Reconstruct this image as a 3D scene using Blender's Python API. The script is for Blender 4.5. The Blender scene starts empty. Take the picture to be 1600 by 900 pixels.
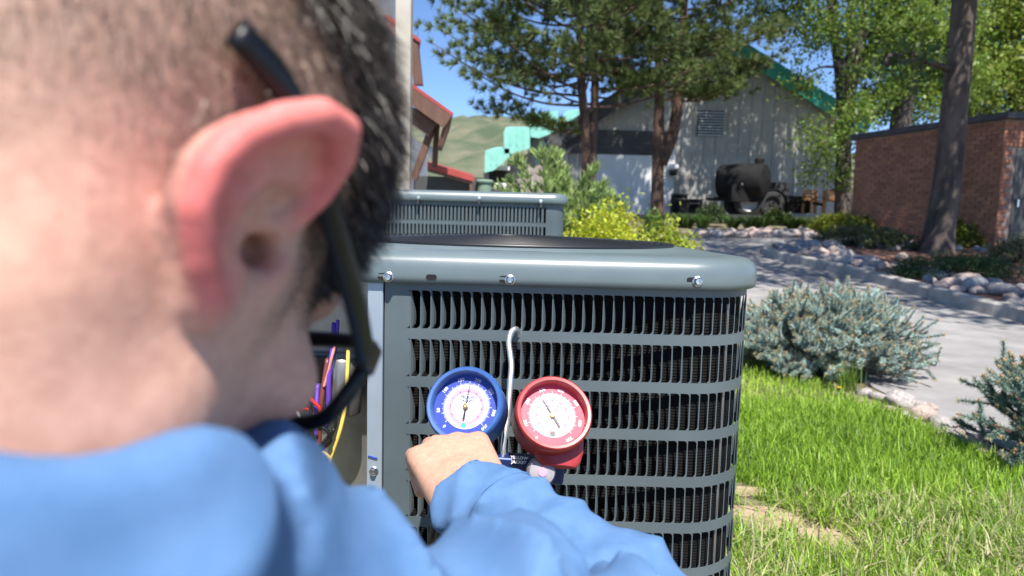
import bpy, bmesh, math, random
import numpy as np
from mathutils import Vector, Matrix, Euler
random.seed(7)
rng = np.random.default_rng(7)
R = math.radians
sc = bpy.context.scene
col = sc.collection

# ------------------------------------------------------------------ camera, sky, sun, exposure
FPX = 1067.0                      # focal length in pixels of the 1600 px wide photograph
CAMH = 0.85
PITCH, ROLL = R(5.6), R(1.5)
cd = bpy.data.cameras.new('camera')
cam = bpy.data.objects.new('camera', cd); col.objects.link(cam)
cd.sensor_width = 36.0; cd.lens = 36.0 * FPX / 1600.0
cd.clip_start = 0.01; cd.clip_end = 3000
CR = Matrix.Rotation(R(90) - PITCH, 4, 'X') @ Matrix.Rotation(ROLL, 4, 'Z')
cam.matrix_world = Matrix.Translation((0, 0, CAMH)) @ CR
cd.dof.use_dof = True; cd.dof.focus_distance = 1.0; cd.dof.aperture_fstop = 6.4
sc.camera = cam

SUN_EL, SUN_AZ = R(60), R(11)    # azimuth measured from straight behind the camera, negative = to the left
sdir = Vector((math.sin(SUN_AZ) * math.cos(SUN_EL), -math.cos(SUN_AZ) * math.cos(SUN_EL), math.sin(SUN_EL)))
w = bpy.data.worlds.new('World'); sc.world = w; w.use_nodes = True
wn = w.node_tree.nodes; wl = w.node_tree.links
sky = wn.new('ShaderNodeTexSky'); sky.sky_type = 'NISHITA'; sky.sun_disc = False
sky.sun_elevation = SUN_EL; sky.sun_rotation = math.atan2(sdir.x, sdir.y)
sky.altitude = 2000; sky.air_density = 0.8; sky.dust_density = 0.0; sky.ozone_density = 6.0
wn['Background'].inputs['Strength'].default_value = 0.125
wl.new(sky.outputs[0], wn['Background'].inputs['Color'])
sl = bpy.data.lights.new('sun', 'SUN'); sl.energy = 5.0; sl.angle = R(0.55); sl.color = (1.0, 0.95, 0.87)
so = bpy.data.objects.new('sun', sl); col.objects.link(so)
so.rotation_euler = sdir.to_track_quat('Z', 'Y').to_euler()
sc.view_settings.view_transform = 'Standard'; sc.view_settings.look = 'None'
sc.view_settings.exposure = 0.90; sc.view_settings.gamma = 1.0
sc.view_settings.use_curve_mapping = False
sc.render.engine = 'CYCLES'
sc.cycles.max_bounces = 8; sc.cycles.transparent_max_bounces = 16
sc.cycles.use_denoising = True

# ------------------------------------------------------------------ placing helpers
CR3 = np.array(CR.to_3x3())
def ray(px, py):
    d = CR3 @ np.array([(px - 800) / FPX, -(py - 450) / FPX, -1.0])
    return d
def P(px, py, Y):                 # the point Y metres ahead of the camera that shows at that pixel
    d = ray(px, py); return Vector(d * (Y / d[1])) + Vector((0, 0, CAMH))
def C(x, y, z):                   # camera axes (right, down, away) to world
    return Vector(CR3 @ np.array([x, -y, -z])) + Vector((0, 0, CAMH))
def gz(x, y):
    y = np.asarray(y, float)
    t = np.clip(y - 5.0, 0, None)
    return np.where(t < 2, 0.0145 * t * t, 0.058 * t - 0.058) * (t < 40) + (t >= 40) * (2.262 + 0.02 * (t - 40))
def G(px, py, dz=0.0):            # where the line of sight meets the ground
    d = ray(px, py); t = 0.3
    for i in range(6000):
        x, y, z = d * t
        if z + CAMH <= float(gz(x, y)) + dz: break
        t *= 1.002
    x, y, z = d * t
    return Vector((x, y, float(gz(x, y)) + dz))

# ------------------------------------------------------------------ materials
def mat(name, c1, c2=None, scale=8.0, rough=0.6, metal=0.0, bump=0.0, bscale=None, detail=6.0, spec=0.5,
        sub=0.0, coat=0.0, attr=None, stretch=None, trans=None, lo=0.35, hi=0.65):
    m = bpy.data.materials.new(name); m.use_nodes = True
    nt = m.node_tree; n = nt.nodes; l = nt.links
    b = n['Principled BSDF']
    b.inputs['Roughness'].default_value = rough; b.inputs['Metallic'].default_value = metal
    b.inputs['Specular IOR Level'].default_value = spec
    b.inputs['Base Color'].default_value = (*c1, 1)
    if coat: b.inputs['Coat Weight'].default_value = coat; b.inputs['Coat Roughness'].default_value = 0.15
    if sub:
        b.inputs['Subsurface Weight'].default_value = sub
        b.inputs['Subsurface Radius'].default_value = (1.0, 0.35, 0.2); b.inputs['Subsurface Scale'].default_value = 0.004
    tc = n.new('ShaderNodeTexCoord'); vec = tc.outputs['Object']
    if stretch:
        mp = n.new('ShaderNodeMapping'); mp.inputs['Scale'].default_value = stretch
        l.new(vec, mp.inputs['Vector']); vec = mp.outputs[0]
    src = None
    if c2 is not None:
        t = n.new('ShaderNodeTexNoise'); t.inputs['Scale'].default_value = scale; t.inputs['Detail'].default_value = detail
        t.inputs['Roughness'].default_value = 0.6
        l.new(vec, t.inputs['Vector'])
        r = n.new('ShaderNodeValToRGB'); r.color_ramp.elements[0].position = lo; r.color_ramp.elements[1].position = hi
        r.color_ramp.elements[0].color = (*c1, 1); r.color_ramp.elements[1].color = (*c2, 1)
        l.new(t.outputs['Fac'], r.inputs['Fac']); src = r.outputs['Color']
    if attr:
        a = n.new('ShaderNodeAttribute'); a.attribute_name = attr
        if src is not None:
            mx = n.new('ShaderNodeMixRGB'); mx.blend_type = 'MULTIPLY'; mx.inputs['Fac'].default_value = 1
            l.new(a.outputs['Color'], mx.inputs[1]); l.new(src, mx.inputs[2]); src = mx.outputs[0]
        else: src = a.outputs['Color']
    if src is not None: l.new(src, b.inputs['Base Color'])
    if bump:
        t2 = n.new('ShaderNodeTexNoise'); t2.inputs['Scale'].default_value = bscale or scale * 4; t2.inputs['Detail'].default_value = 5
        l.new(vec, t2.inputs['Vector'])
        bp = n.new('ShaderNodeBump'); bp.inputs['Strength'].default_value = bump; bp.inputs['Distance'].default_value = 0.01
        l.new(t2.outputs['Fac'], bp.inputs['Height']); l.new(bp.outputs[0], b.inputs['Normal'])
    if trans:                     # thin leaves let light through
        tr = n.new('ShaderNodeBsdfTranslucent')
        if src is not None: l.new(src, tr.inputs['Color'])
        else: tr.inputs['Color'].default_value = (*c1, 1)
        mxs = n.new('ShaderNodeMixShader'); mxs.inputs[0].default_value = trans
        out = n['Material Output']
        l.new(b.outputs[0], mxs.inputs[1]); l.new(tr.outputs[0], mxs.inputs[2]); l.new(mxs.outputs[0], out.inputs['Surface'])
    return m

M = {}
M['ground'] = mat('soil_ground', (0.10, 0.085, 0.05), (0.20, 0.17, 0.11), 5, 0.95, bump=0.5, bscale=60)
M['soil'] = mat('bare_soil', (0.30, 0.21, 0.14), (0.42, 0.31, 0.22), 14, 0.95, bump=0.6, bscale=90)
M['asphalt'] = mat('asphalt', (0.21, 0.20, 0.20), (0.31, 0.30, 0.295), 2.5, 0.9, bump=0.5, bscale=220)
M['concrete'] = mat('concrete', (0.30, 0.28, 0.25), (0.42, 0.40, 0.37), 6, 0.9, bump=0.4, bscale=120)
M['mulch'] = mat('mulch', (0.10, 0.045, 0.03), (0.22, 0.11, 0.075), 20, 0.95, bump=0.9, bscale=70)
M['rock'] = mat('rock', (0.22, 0.20, 0.20), (0.50, 0.45, 0.42), 5, 0.85, bump=0.5, bscale=40)
M['rock2'] = mat('rock_pink', (0.30, 0.22, 0.19), (0.52, 0.42, 0.37), 6, 0.85, bump=0.5, bscale=40)
M['rock3'] = mat('rock_slate', (0.10, 0.105, 0.13), (0.24, 0.25, 0.29), 6, 0.85, bump=0.5, bscale=40)
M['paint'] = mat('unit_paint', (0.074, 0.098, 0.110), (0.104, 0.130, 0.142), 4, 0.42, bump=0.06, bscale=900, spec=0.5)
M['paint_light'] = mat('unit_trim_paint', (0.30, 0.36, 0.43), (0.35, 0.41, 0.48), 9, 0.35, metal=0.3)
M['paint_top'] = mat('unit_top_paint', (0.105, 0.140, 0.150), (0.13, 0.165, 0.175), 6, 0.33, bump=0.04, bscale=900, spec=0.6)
M['black_metal'] = mat('black_metal', (0.012, 0.012, 0.014), None, rough=0.4, spec=0.5)
M['coil'] = mat('coil_fins', (0.004, 0.004, 0.0045), (0.009, 0.009, 0.009), 25, 0.85, spec=0.15)
M['steel'] = mat('zinc_steel', (0.55, 0.55, 0.56), (0.72, 0.72, 0.72), 60, 0.28, metal=1.0)
M['chrome'] = mat('polished_steel', (0.80, 0.80, 0.81), None, rough=0.38, metal=0.9)
M['dark'] = mat('near_black', (0.006, 0.006, 0.007), None, rough=0.8)
M['brass'] = mat('brass', (0.60, 0.42, 0.16), (0.68, 0.50, 0.22), 90, 0.3, metal=1.0)
M['blue_rubber'] = mat('blue_rubber', (0.022, 0.082, 0.27), (0.034, 0.11, 0.33), 40, 0.45)
M['red_rubber'] = mat('red_rubber', (0.32, 0.026, 0.032), (0.40, 0.040, 0.046), 40, 0.4)
M['white_dial'] = mat('white_dial', (0.80, 0.80, 0.80), None, rough=0.5)
M['pink_ink'] = mat('pink_ink', (0.78, 0.30, 0.48), None, rough=0.5)
M['green_ink'] = mat('green_ink', (0.05, 0.5, 0.28), None, rough=0.5)
M['blue_ink'] = mat('blue_ink', (0.02, 0.05, 0.34), None, rough=0.5)
M['red_ink'] = mat('red_ink', (0.55, 0.035, 0.08), None, rough=0.5)
M['black_ink'] = mat('black_ink', (0.015, 0.015, 0.02), None, rough=0.4)
M['manifold'] = mat('anodised_blue_body', (0.02, 0.04, 0.15), None, rough=0.35, metal=0.4)
M['clear_knob'] = mat('clear_grey_knob', (0.26, 0.26, 0.29), (0.34, 0.32, 0.35), 60, 0.2)
M['skin'] = mat('skin', (0.84, 0.80, 0.80), (1.0, 1.0, 1.0), 160, 0.6, bump=0.10, bscale=520, sub=0.25, attr='col', spec=0.25)
M['hair'] = mat('hair', (1, 1, 1), None, rough=0.38, attr='col', spec=0.5)
M['shirt'] = mat('blue_work_cloth', (0.078, 0.165, 0.325), (0.105, 0.200, 0.375), 30, 0.85, bump=0.12, bscale=900, spec=0.2)
def wrinkles(m, scale, strength, dist):
    nt = m.node_tree; n = nt.nodes; l = nt.links; b = n['Principled BSDF']; old = b.inputs['Normal'].links[0].from_socket if b.inputs['Normal'].links else None
    tc = n.new('ShaderNodeTexCoord'); mp = n.new('ShaderNodeMapping'); mp.inputs['Scale'].default_value = (1.0, 0.45, 1.0); mp.inputs['Rotation'].default_value = (0.3, 0.2, 0.7)
    l.new(tc.outputs['Object'], mp.inputs['Vector'])
    t = n.new('ShaderNodeTexNoise'); t.noise_type = 'RIDGED_MULTIFRACTAL'; t.inputs['Scale'].default_value = scale; t.inputs['Detail'].default_value = 2.5; t.inputs['Distortion'].default_value = 0.8
    l.new(mp.outputs[0], t.inputs['Vector']); bp = n.new('ShaderNodeBump'); bp.inputs['Strength'].default_value = strength; bp.inputs['Distance'].default_value = dist
    l.new(t.outputs['Fac'], bp.inputs['Height'])
    if old is not None: l.new(old, bp.inputs['Normal'])
    l.new(bp.outputs[0], b.inputs['Normal'])
wrinkles(M['shirt'], 9.0, 0.9, 0.03)
M['trousers'] = mat('dark_navy_trousers', (0.02, 0.023, 0.035), (0.03, 0.035, 0.05), 30, 0.9, bump=0.2, bscale=600)
M['leather'] = mat('boot_leather', (0.10, 0.055, 0.03), (0.15, 0.085, 0.05), 20, 0.6)
M['stripe'] = mat('white_piping', (0.72, 0.74, 0.78), None, rough=0.6)
M['frame_black'] = mat('black_acetate', (0.005, 0.006, 0.008), None, rough=0.35, spec=0.3)
M['bark_pine'] = mat('pine_bark', (0.05, 0.028, 0.022), (0.15, 0.09, 0.068), 5, 0.95, bump=1.0, bscale=14, stretch=(1, 1, 0.35))
M['bark_grey'] = mat('grey_bark', (0.035, 0.028, 0.025), (0.13, 0.10, 0.085), 4, 0.95, bump=1.0, bscale=12, stretch=(1, 1, 0.3))
M['pine'] = mat('pine_needles', (1, 1, 1), None, rough=0.6, attr='col', trans=0.25)
M['leaf'] = mat('leaf', (1, 1, 1), None, rough=0.5, attr='col', trans=0.45)
M['grass'] = mat('grass_blades', (1, 1, 1), None, rough=0.5, attr='col', trans=0.4)
M['spruce'] = mat('spruce_needles', (1, 1, 1), None, rough=0.6, attr='col', trans=0.2)
M['petal'] = mat('yellow_petals', (0.75, 0.52, 0.02), (0.8, 0.6, 0.04), 80, 0.6)
M['brick'] = mat('red_brick', (0.26, 0.11, 0.062), (0.36, 0.165, 0.10), 3.0, 0.9, bump=0.4, bscale=60)
M['brick2'] = mat('brown_brick', (0.21, 0.09, 0.054), (0.29, 0.13, 0.082), 3.5, 0.9, bump=0.4, bscale=60)
M['mortar'] = mat('mortar', (0.20, 0.15, 0.12), (0.27, 0.21, 0.18), 10, 0.95)
M['dark_trim'] = mat('dark_metal_trim', (0.03, 0.03, 0.034), (0.045, 0.045, 0.05), 8, 0.6)
M['grey_door'] = mat('dark_grey_door', (0.045, 0.05, 0.05), (0.06, 0.065, 0.065), 6, 0.6)
M['metal_wall'] = mat('pale_grey_metal_wall', (0.36, 0.35, 0.33), (0.44, 0.43, 0.41), 1.2, 0.7)
M['white_wall'] = mat('white_painted_panel', (0.68, 0.69, 0.71), (0.76, 0.77, 0.78), 1.5, 0.7)
M['dark_band'] = mat('charcoal_grey', (0.05, 0.052, 0.055), (0.075, 0.075, 0.078), 2, 0.7)
M['teal'] = mat('teal_metal_roof', (0.04, 0.36, 0.28), (0.06, 0.44, 0.35), 2, 0.45)
M['pale_teal'] = mat('pale_teal_roof', (0.20, 0.50, 0.43), (0.27, 0.58, 0.50), 2, 0.5)
M['beige_wall'] = mat('taupe_stucco', (0.28, 0.24, 0.225), (0.34, 0.30, 0.28), 2, 0.9)
M['cream'] = mat('cream_painted_timber', (0.42, 0.375, 0.315), (0.50, 0.45, 0.39), 3, 0.7)
M['brown_timber'] = mat('brown_stained_timber', (0.10, 0.05, 0.035), (0.15, 0.075, 0.05), 5, 0.75, stretch=(6, 1, 1))
M['red_metal'] = mat('red_metal_roof', (0.30, 0.045, 0.035), (0.38, 0.06, 0.045), 3, 0.5)
M['house_wall'] = mat('pale_grey_render', (0.40, 0.42, 0.45), (0.47, 0.49, 0.52), 3, 0.85)
M['flower_red'] = mat('red_flowers', (0.45, 0.06, 0.05), (0.16, 0.14, 0.05), 9, 0.8)
M['utility_green'] = mat('utility_green_paint', (0.16, 0.24, 0.18), (0.20, 0.29, 0.22), 6, 0.6)
M['white_plastic'] = mat('white_plastic', (0.72, 0.72, 0.72), None, rough=0.5)
M['tank'] = mat('black_tank_paint', (0.008, 0.008, 0.009), (0.018, 0.017, 0.017), 3, 0.8, spec=0.2)
M['tyre'] = mat('tyre_rubber', (0.018, 0.018, 0.018), (0.03, 0.03, 0.03), 20, 0.85)
M['rim'] = mat('grey_rim', (0.45, 0.45, 0.46), None, rough=0.45, metal=0.4)
M['wood'] = mat('orange_pine_wood', (0.42, 0.20, 0.075), (0.52, 0.27, 0.11), 5, 0.7, stretch=(1, 1, 6))
M['hill'] = mat('sagebrush_hillside', (0.055, 0.08, 0.038), (0.145, 0.14, 0.088), 0.06, 0.95, detail=9, lo=0.38, hi=0.62)
M['wire_red'] = mat('wire_red', (0.5, 0.02, 0.02), None, rough=0.4)
M['wire_purple'] = mat('wire_purple', (0.13, 0.05, 0.42), None, rough=0.4)
M['wire_brown'] = mat('wire_brown', (0.17, 0.04, 0.03), None, rough=0.4)
M['wire_yellow'] = mat('wire_yellow', (0.75, 0.56, 0.12), None, rough=0.4)
M['wire_black'] = mat('wire_black', (0.012, 0.012, 0.012), None, rough=0.35)
M['wire_white'] = mat('wire_white', (0.7, 0.68, 0.64), None, rough=0.4)
M['wire_pink'] = mat('wire_pink', (0.7, 0.3, 0.25), None, rough=0.4)
M['galv'] = mat('galvanised_box', (0.26, 0.25, 0.245), (0.40, 0.38, 0.37), 9, 0.35, metal=0.75)
# thin clear pane: mirror-like by its own angle, else see-through
g = bpy.data.materials.new('clear_pane'); g.use_nodes = True
n = g.node_tree.nodes; l = g.node_tree.links; n.remove(n['Principled BSDF'])
fr = n.new('ShaderNodeFresnel'); fr.inputs['IOR'].default_value = 1.45
tp = n.new('ShaderNodeBsdfTransparent'); gl = n.new('ShaderNodeBsdfGlossy'); gl.inputs['Roughness'].default_value = 0.03
mx = n.new('ShaderNodeMixShader'); l.new(fr.outputs[0], mx.inputs[0]); l.new(tp.outputs[0], mx.inputs[1]); l.new(gl.outputs[0], mx.inputs[2])
l.new(mx.outputs[0], n['Material Output'].inputs['Surface']); M['pane'] = g

# ------------------------------------------------------------------ object helpers
def tag(o, label=None, cat=None, group=None, kind=None):
    if label: o['label'] = label
    if cat: o['category'] = cat
    if group: o['group'] = group
    if kind: o['kind'] = kind
    return o
def link(name, me, m, parent=None, smooth=False):
    if m is not None and not me.materials: me.materials.append(m)
    if smooth:
        me.polygons.foreach_set('use_smooth', np.ones(len(me.polygons), bool))
    o = bpy.data.objects.new(name, me); col.objects.link(o)
    if parent is not None:
        o.parent = parent
        if parent.type == 'EMPTY': o.matrix_parent_inverse = parent.matrix_basis.inverted()
    return o
def empty(name, loc, label=None, cat=None, group=None):
    o = bpy.data.objects.new(name, None); col.objects.link(o); o.location = loc; o.empty_display_size = 0.1
    return tag(o, label, cat, group)
def npmesh(name, V, F):           # V (n,3), F (m,k) arrays, all faces of k corners
    V = np.ascontiguousarray(V, np.float32); F = np.ascontiguousarray(F, np.int32)
    me = bpy.data.meshes.new(name); k = F.shape[1]
    me.vertices.add(len(V)); me.vertices.foreach_set('co', V.ravel())
    me.loops.add(F.size); me.loops.foreach_set('vertex_index', F.ravel())
    me.polygons.add(len(F)); me.polygons.foreach_set('loop_start', np.arange(0, F.size, k, dtype=np.int32))
    me.update(calc_edges=True)
    return me
def setcol(me, c, name='col'):
    a = me.color_attributes.new(name, 'FLOAT_COLOR', 'POINT')
    c = np.asarray(c, np.float32); c4 = np.ones((len(me.vertices), 4), np.float32); c4[:, :3] = c
    a.data.foreach_set('color', c4.ravel())
class MB:
    def __init__(s): s.v = []; s.f = []
    def add(s, V, F, M4=None):
        o = len(s.v)
        for p in V:
            p = Vector(p); s.v.append(tuple(M4 @ p) if M4 is not None else tuple(p))
        s.f += [tuple(i + o for i in f) for f in F]; return s
    def box(s, c, d, M4=None, rz=0.0):
        c = Vector(c); x, y, z = d[0] / 2, d[1] / 2, d[2] / 2
        rot = Matrix.Rotation(rz, 3, 'Z')
        V = [c + rot @ Vector((a * x, b * y, e * z)) for e in (-1, 1) for b in (-1, 1) for a in (-1, 1)]
        return s.add(V, [(0, 2, 3, 1), (4, 5, 7, 6), (0, 1, 5, 4), (2, 6, 7, 3), (0, 4, 6, 2), (1, 3, 7, 5)], M4)
    def bar(s, a, b, wd, th, up=(0, 0, 1)):   # a beam from a to b
        a = Vector(a); b = Vector(b); d = (b - a); L = d.length; d.normalize()
        sd = d.cross(Vector(up)); sd = sd.normalized() if sd.length > 1e-4 else Vector((1, 0, 0))
        u = sd.cross(d)
        V = [p + sd * (i * wd / 2) + u * (j * th / 2) for p in (a, b) for j in (-1, 1) for i in (-1, 1)]
        return s.add(V, [(0, 2, 3, 1), (4, 5, 7, 6), (0, 1, 5, 4), (2, 6, 7, 3), (0, 4, 6, 2), (1, 3, 7, 5)])
    def prism(s, pts, off):       # polygon extruded by the vector off
        k = len(pts); off = Vector(off); V = [Vector(p) for p in pts] + [Vector(p) + off for p in pts]
        F = [tuple(range(k))[::-1], tuple(range(k, 2 * k))] + [(i, (i + 1) % k, k + (i + 1) % k, k + i) for i in range(k)]
        return s.add(V, F)
    def lathe(s, prof, n=32, M4=None, a0=0, a1=2 * math.pi):
        k = len(prof); V = []; F = []; full = abs(a1 - a0 - 2 * math.pi) < 1e-6; m = n if full else n + 1
        for i in range(m):
            a = a0 + (a1 - a0) * i / n
            V += [(r * math.cos(a), r * math.sin(a), z) for r, z in prof]
        for i in range(n):
            j = (i + 1) % m
            F += [(i * k + q, j * k + q, j * k + q + 1, i * k + q + 1) for q in range(k - 1)]
        return s.add(V, F, M4)
    def tube(s, pts, rad, n=8, cap=True):
        pts = [Vector(p) for p in pts]; k = len(pts)
        if not hasattr(rad, '__len__'): rad = [rad] * k
        V = []; F = []; prev = None
        for i, p in enumerate(pts):
            t = (pts[min(i + 1, k - 1)] - pts[max(i - 1, 0)]).normalized()
            if prev is None: prev = t.orthogonal().normalized()
            prev = (prev - t * prev.dot(t)).normalized(); q = t.cross(prev)
            V += [p + (prev * math.cos(2 * math.pi * j / n) + q * math.sin(2 * math.pi * j / n)) * rad[i] for j in range(n)]
        for i in range(k - 1):
            F += [(i * n + j, i * n + (j + 1) % n, (i + 1) * n + (j + 1) % n, (i + 1) * n + j) for j in range(n)]
        if cap: F += [tuple(range(n))[::-1], tuple(range((k - 1) * n, k * n))]
        return s.add(V, F)
    def mesh(s, name):
        me = bpy.data.meshes.new(name); me.from_pydata(s.v, [], s.f); me.update(); return me
    def build(s, name, m, parent=None, smooth=False):
        return link(name, s.mesh(name), m, parent, smooth)
def crv(pts, k=6):                # Catmull-Rom through pts
    p = [Vector(a) for a in pts]; p = [p[0] * 2 - p[1]] + p + [p[-1] * 2 - p[-2]]; out = []
    for i in range(1, len(p) - 2):
        for j in range(k):
            t = j / k
            out.append(0.5 * ((2 * p[i]) + (p[i + 1] - p[i - 1]) * t + (2 * p[i - 1] - 5 * p[i] + 4 * p[i + 1] - p[i + 2]) * t * t
                              + (3 * p[i] - p[i - 1] - 3 * p[i + 1] + p[i + 2]) * t ** 3))
    out.append(p[-2]); return out
def autosmooth(o, ang=40):
    me = o.data; me.polygons.foreach_set('use_smooth', np.ones(len(me.polygons), bool))
    try: me.set_sharp_from_angle(angle=R(ang))
    except Exception: pass
    return o
def bevel(o, wd=0.002, seg=2):
    b = o.modifiers.new('bevel', 'BEVEL'); b.width = wd; b.segments = seg; b.limit_method = 'ANGLE'; return o
def textmesh(name, body, size, M4, m, parent, bold=0.0):
    c = bpy.data.curves.new(name, 'FONT'); c.body = body; c.size = size; c.align_x = 'CENTER'; c.align_y = 'CENTER'
    c.extrude = 0.0001; c.offset = bold; c.resolution_u = 2
    t = bpy.data.objects.new(name, c); me = bpy.data.meshes.new_from_object(t); bpy.data.objects.remove(t)
    me.transform(M4); me.materials.clear()
    return link(name, me, m, parent)

# ------------------------------------------------------------------ the ground
gy = np.concatenate([np.arange(-6, 30, 0.5), np.arange(30, 140, 5.0)]); gx = np.concatenate([np.arange(-80, -10, 10.0), np.arange(-10, 20, 1.0), np.arange(20, 100, 10.0)])
XX, YY = np.meshgrid(gx, gy); ZZ = gz(XX, YY)
nx = len(gx); ny = len(gy)
idx = np.arange(nx * ny).reshape(ny, nx)
F = np.stack([idx[:-1, :-1], idx[:-1, 1:], idx[1:, 1:], idx[1:, :-1]], -1).reshape(-1, 4)
tag(link('ground', npmesh('ground', np.stack([XX, YY, ZZ], -1).reshape(-1, 3), F), M['ground'], smooth=True), kind='structure')

def sheet(name, pts, m, dz):      # a flat area that follows the ground
    bm = bmesh.new(); vs = [bm.verts.new((p[0], p[1], 0)) for p in pts]; bm.faces.new(vs)
    ys = [p[1] for p in pts]; y = math.floor(min(ys)) + 0.25
    bmesh.ops.triangulate(bm, faces=bm.faces[:])
    while y < max(ys):
        bmesh.ops.bisect_plane(bm, geom=bm.verts[:] + bm.edges[:] + bm.faces[:], plane_co=(0, y, 0), plane_no=(0, 1, 0), dist=1e-5); y += 0.5
    for v in bm.verts: v.co.z = float(gz(v.co.x, v.co.y)) + dz
    bmesh.ops.recalc_face_normals(bm, faces=bm.faces[:])
    if sum(f.normal.z for f in bm.faces) < 0: bmesh.ops.reverse_faces(bm, faces=bm.faces[:])
    me = bpy.data.meshes.new(name); bm.to_mesh(me); bm.free()
    return tag(link(name, me, m), kind='structure')

lawn_edge = [G(*p) for p in ((1130, 520), (1180, 552), (1260, 590), (1350, 630), (1430, 665), (1520, 703), (1600, 745), (1760, 820))]
kerb_px = [(1700, 540), (1590, 503), (1540, 492), (1450, 468), (1390, 450), (1330, 434), (1270, 419), (1225, 409), (1200, 402), (1191, 397), (1196, 391), (1220, 387), (1270, 383), (1340, 378)]
kerb_line = crv([G(*p) for p in kerb_px], 6)
far_edge = [G(*p) for p in ((1100, 372), (1200, 371), (1320, 369))]
road_near = [G(*p) for p in ((1150, 492), (1250, 548), (1350, 600), (1430, 640), (1520, 682), (1620, 725), (1780, 790))]
e0 = kerb_line[-1]; k0 = kerb_line[0]
road = [(-14, 9.0), (-4, 8.2), (0, 6.6)] + [(p.x, p.y) for p in road_near] + [(6.5, 1.4), (12, 3.0), (12, 5.8), (k0.x, k0.y)] + [(p.x, p.y) for p in kerb_line[1:]] + \
       [(e0.x + 3, e0.y + 1.0), (e0.x + 3, far_edge[-1].y + 0.7)] + [(p.x, p.y) for p in far_edge[::-1]] + [(-1, 17.0), (-14, 16.0)]
sheet('driveway', road, M['asphalt'], 0.006)
isl = [(p.x, p.y) for p in kerb_line] + [(e0.x + 4, e0.y + 0.8), (16, 15), (16, 6.2), (k0.x + 1, k0.y)]
sheet('planting_island', isl, M['mulch'], 0.10)
for px, py, rr in ((1190, 812, 0.13), (1285, 845, 0.10), (1165, 770, 0.06)):
    c = G(px, py)
    sheet('bare_soil_patch', [(c.x + rr * (1 + .3 * math.sin(3 * a)) * math.cos(a), c.y + rr * 0.9 * (1 + .25 * math.cos(2 * a)) * math.sin(a)) for a in [i * math.pi / 12 for i in range(24)]], M['soil'], 0.004)
# kerb round the island, cast in lengths with joints
def kerbs():
    pts = kerb_line; acc = 0; seg = [pts[0]]; segs = []
    for a, b in zip(pts, pts[1:]):
        acc += (b - a).length; seg.append(b)
        if acc > 2.4: segs.append(seg); seg = [b]; acc = 0
    if len(seg) > 1: segs.append(seg)
    root = empty('kerb', (pts[0].x, pts[0].y, 0)); tag(root, 'curved grey concrete kerb edging the rocky planting island', 'kerb')
    for sg in segs:
        V = []; F = []; k = len(sg)
        for i, p in enumerate(sg):
            t = (sg[min(i + 1, k - 1)] - sg[max(i - 1, 0)]); t.z = 0; t.normalize(); nrm = Vector((-t.y, t.x, 0))
            if nrm.dot(Vector((3.5, 2.0, 0))) < 0 and False: nrm = -nrm
            q = p.copy()
            if i == 0: q += t * 0.008
            if i == k - 1: q -= t * 0.008
            z = float(gz(q.x, q.y))
            for off, h in ((-0.02, -0.05), (-0.005, 0.12), (0.015, 0.14), (0.13, 0.142), (0.15, 0.13), (0.15, -0.05)):
                V.append(Vector((q.x, q.y, z + h)) - nrm * off)
        for i in range(k - 1):
            F += [(i * 6 + j, i * 6 + j + 1, (i + 1) * 6 + j + 1, (i + 1) * 6 + j) for j in range(5)]
        F += [(0, 1, 2, 3, 4, 5), tuple((k - 1) * 6 + j for j in range(6))[::-1]]
        MB().add(V, F).build('kerb_stone', M['concrete'], root)
kerbs()

# ------------------------------------------------------------------ condensing units
def rounded_path(x0, x1, y0, y1, r, step=0.012):   # starts at the front left, runs along the front to the right and round
    pts = []
    def arc(cx, cy, a0):
        k = max(6, int(r * math.pi / 2 / step))
        for i in range(k): 
            a = a0 + math.pi / 2 * i / k; pts.append((cx + r * math.cos(a), cy + r * math.sin(a), math.cos(a), math.sin(a)))
    def line(a, b, nrm):
        k = max(1, int(math.hypot(b[0] - a[0], b[1] - a[1]) / 0.04))
        for i in range(k): pts.append((a[0] + (b[0] - a[0]) * i / k, a[1] + (b[1] - a[1]) * i / k, *nrm))
    line((x0 + r, y0), (x1 - r, y0), (0, -1)); arc(x1 - r, y0 + r, -math.pi / 2)
    line((x1, y0 + r), (x1, y1 - r), (1, 0)); arc(x1 - r, y1 - r, 0)
    line((x1 - r, y1), (x0 + r, y1), (0, 1)); arc(x0 + r, y1 - r, math.pi / 2)
    line((x0, y1 - r), (x0, y0 + r), (-1, 0)); arc(x0 + r, y0 + r, math.pi)
    return pts
def sweep_loop(mb, path, prof):   # prof: (outward offset, z) from below round to the top
    k = len(prof); nP = len(path); V = []; F = []
    for x, y, nx_, ny_ in path: V += [(x + nx_ * o, y + ny_ * o, z) for o, z in prof]
    for i in range(nP):
        j = (i + 1) % nP
        F += [(i * k + q, j * k + q, j * k + q + 1, i * k + q + 1) for q in range(k - 1)]
    o = len(mb.v); mb.add(V, F); return [o + i * k + k - 1 for i in range(nP)]

UX0, UX1, UY0, UY1, UR, UTOP = -0.42, 0.404, 1.07, 1.88, 0.12, 0.80
UL1 = UX1 - UR + 0.2; UL2 = UL1 + UR * math.pi / 2
def front_path(s, inset=0.0):     # arc length along the louvred face, from its left edge, round the right corner
    xl = -0.2; L1 = (UX1 - UR) - xl
    if s < L1: return Vector((xl + s, UY0 + inset, 0)), 0.0
    s -= L1; La = UR * math.pi / 2
    if s < La:
        a = s / UR; return Vector((UX1 - UR + (UR - inset) * math.sin(a), UY0 + UR - (UR - inset) * math.cos(a), 0)), a
    s -= La; return Vector((UX1 - inset, UY0 + UR + s, 0)), math.pi / 2
FL = (UX1 - UR) + 0.2 + UR * math.pi / 2 + (UY1 - UR - UY0 - 0.13)

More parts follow.
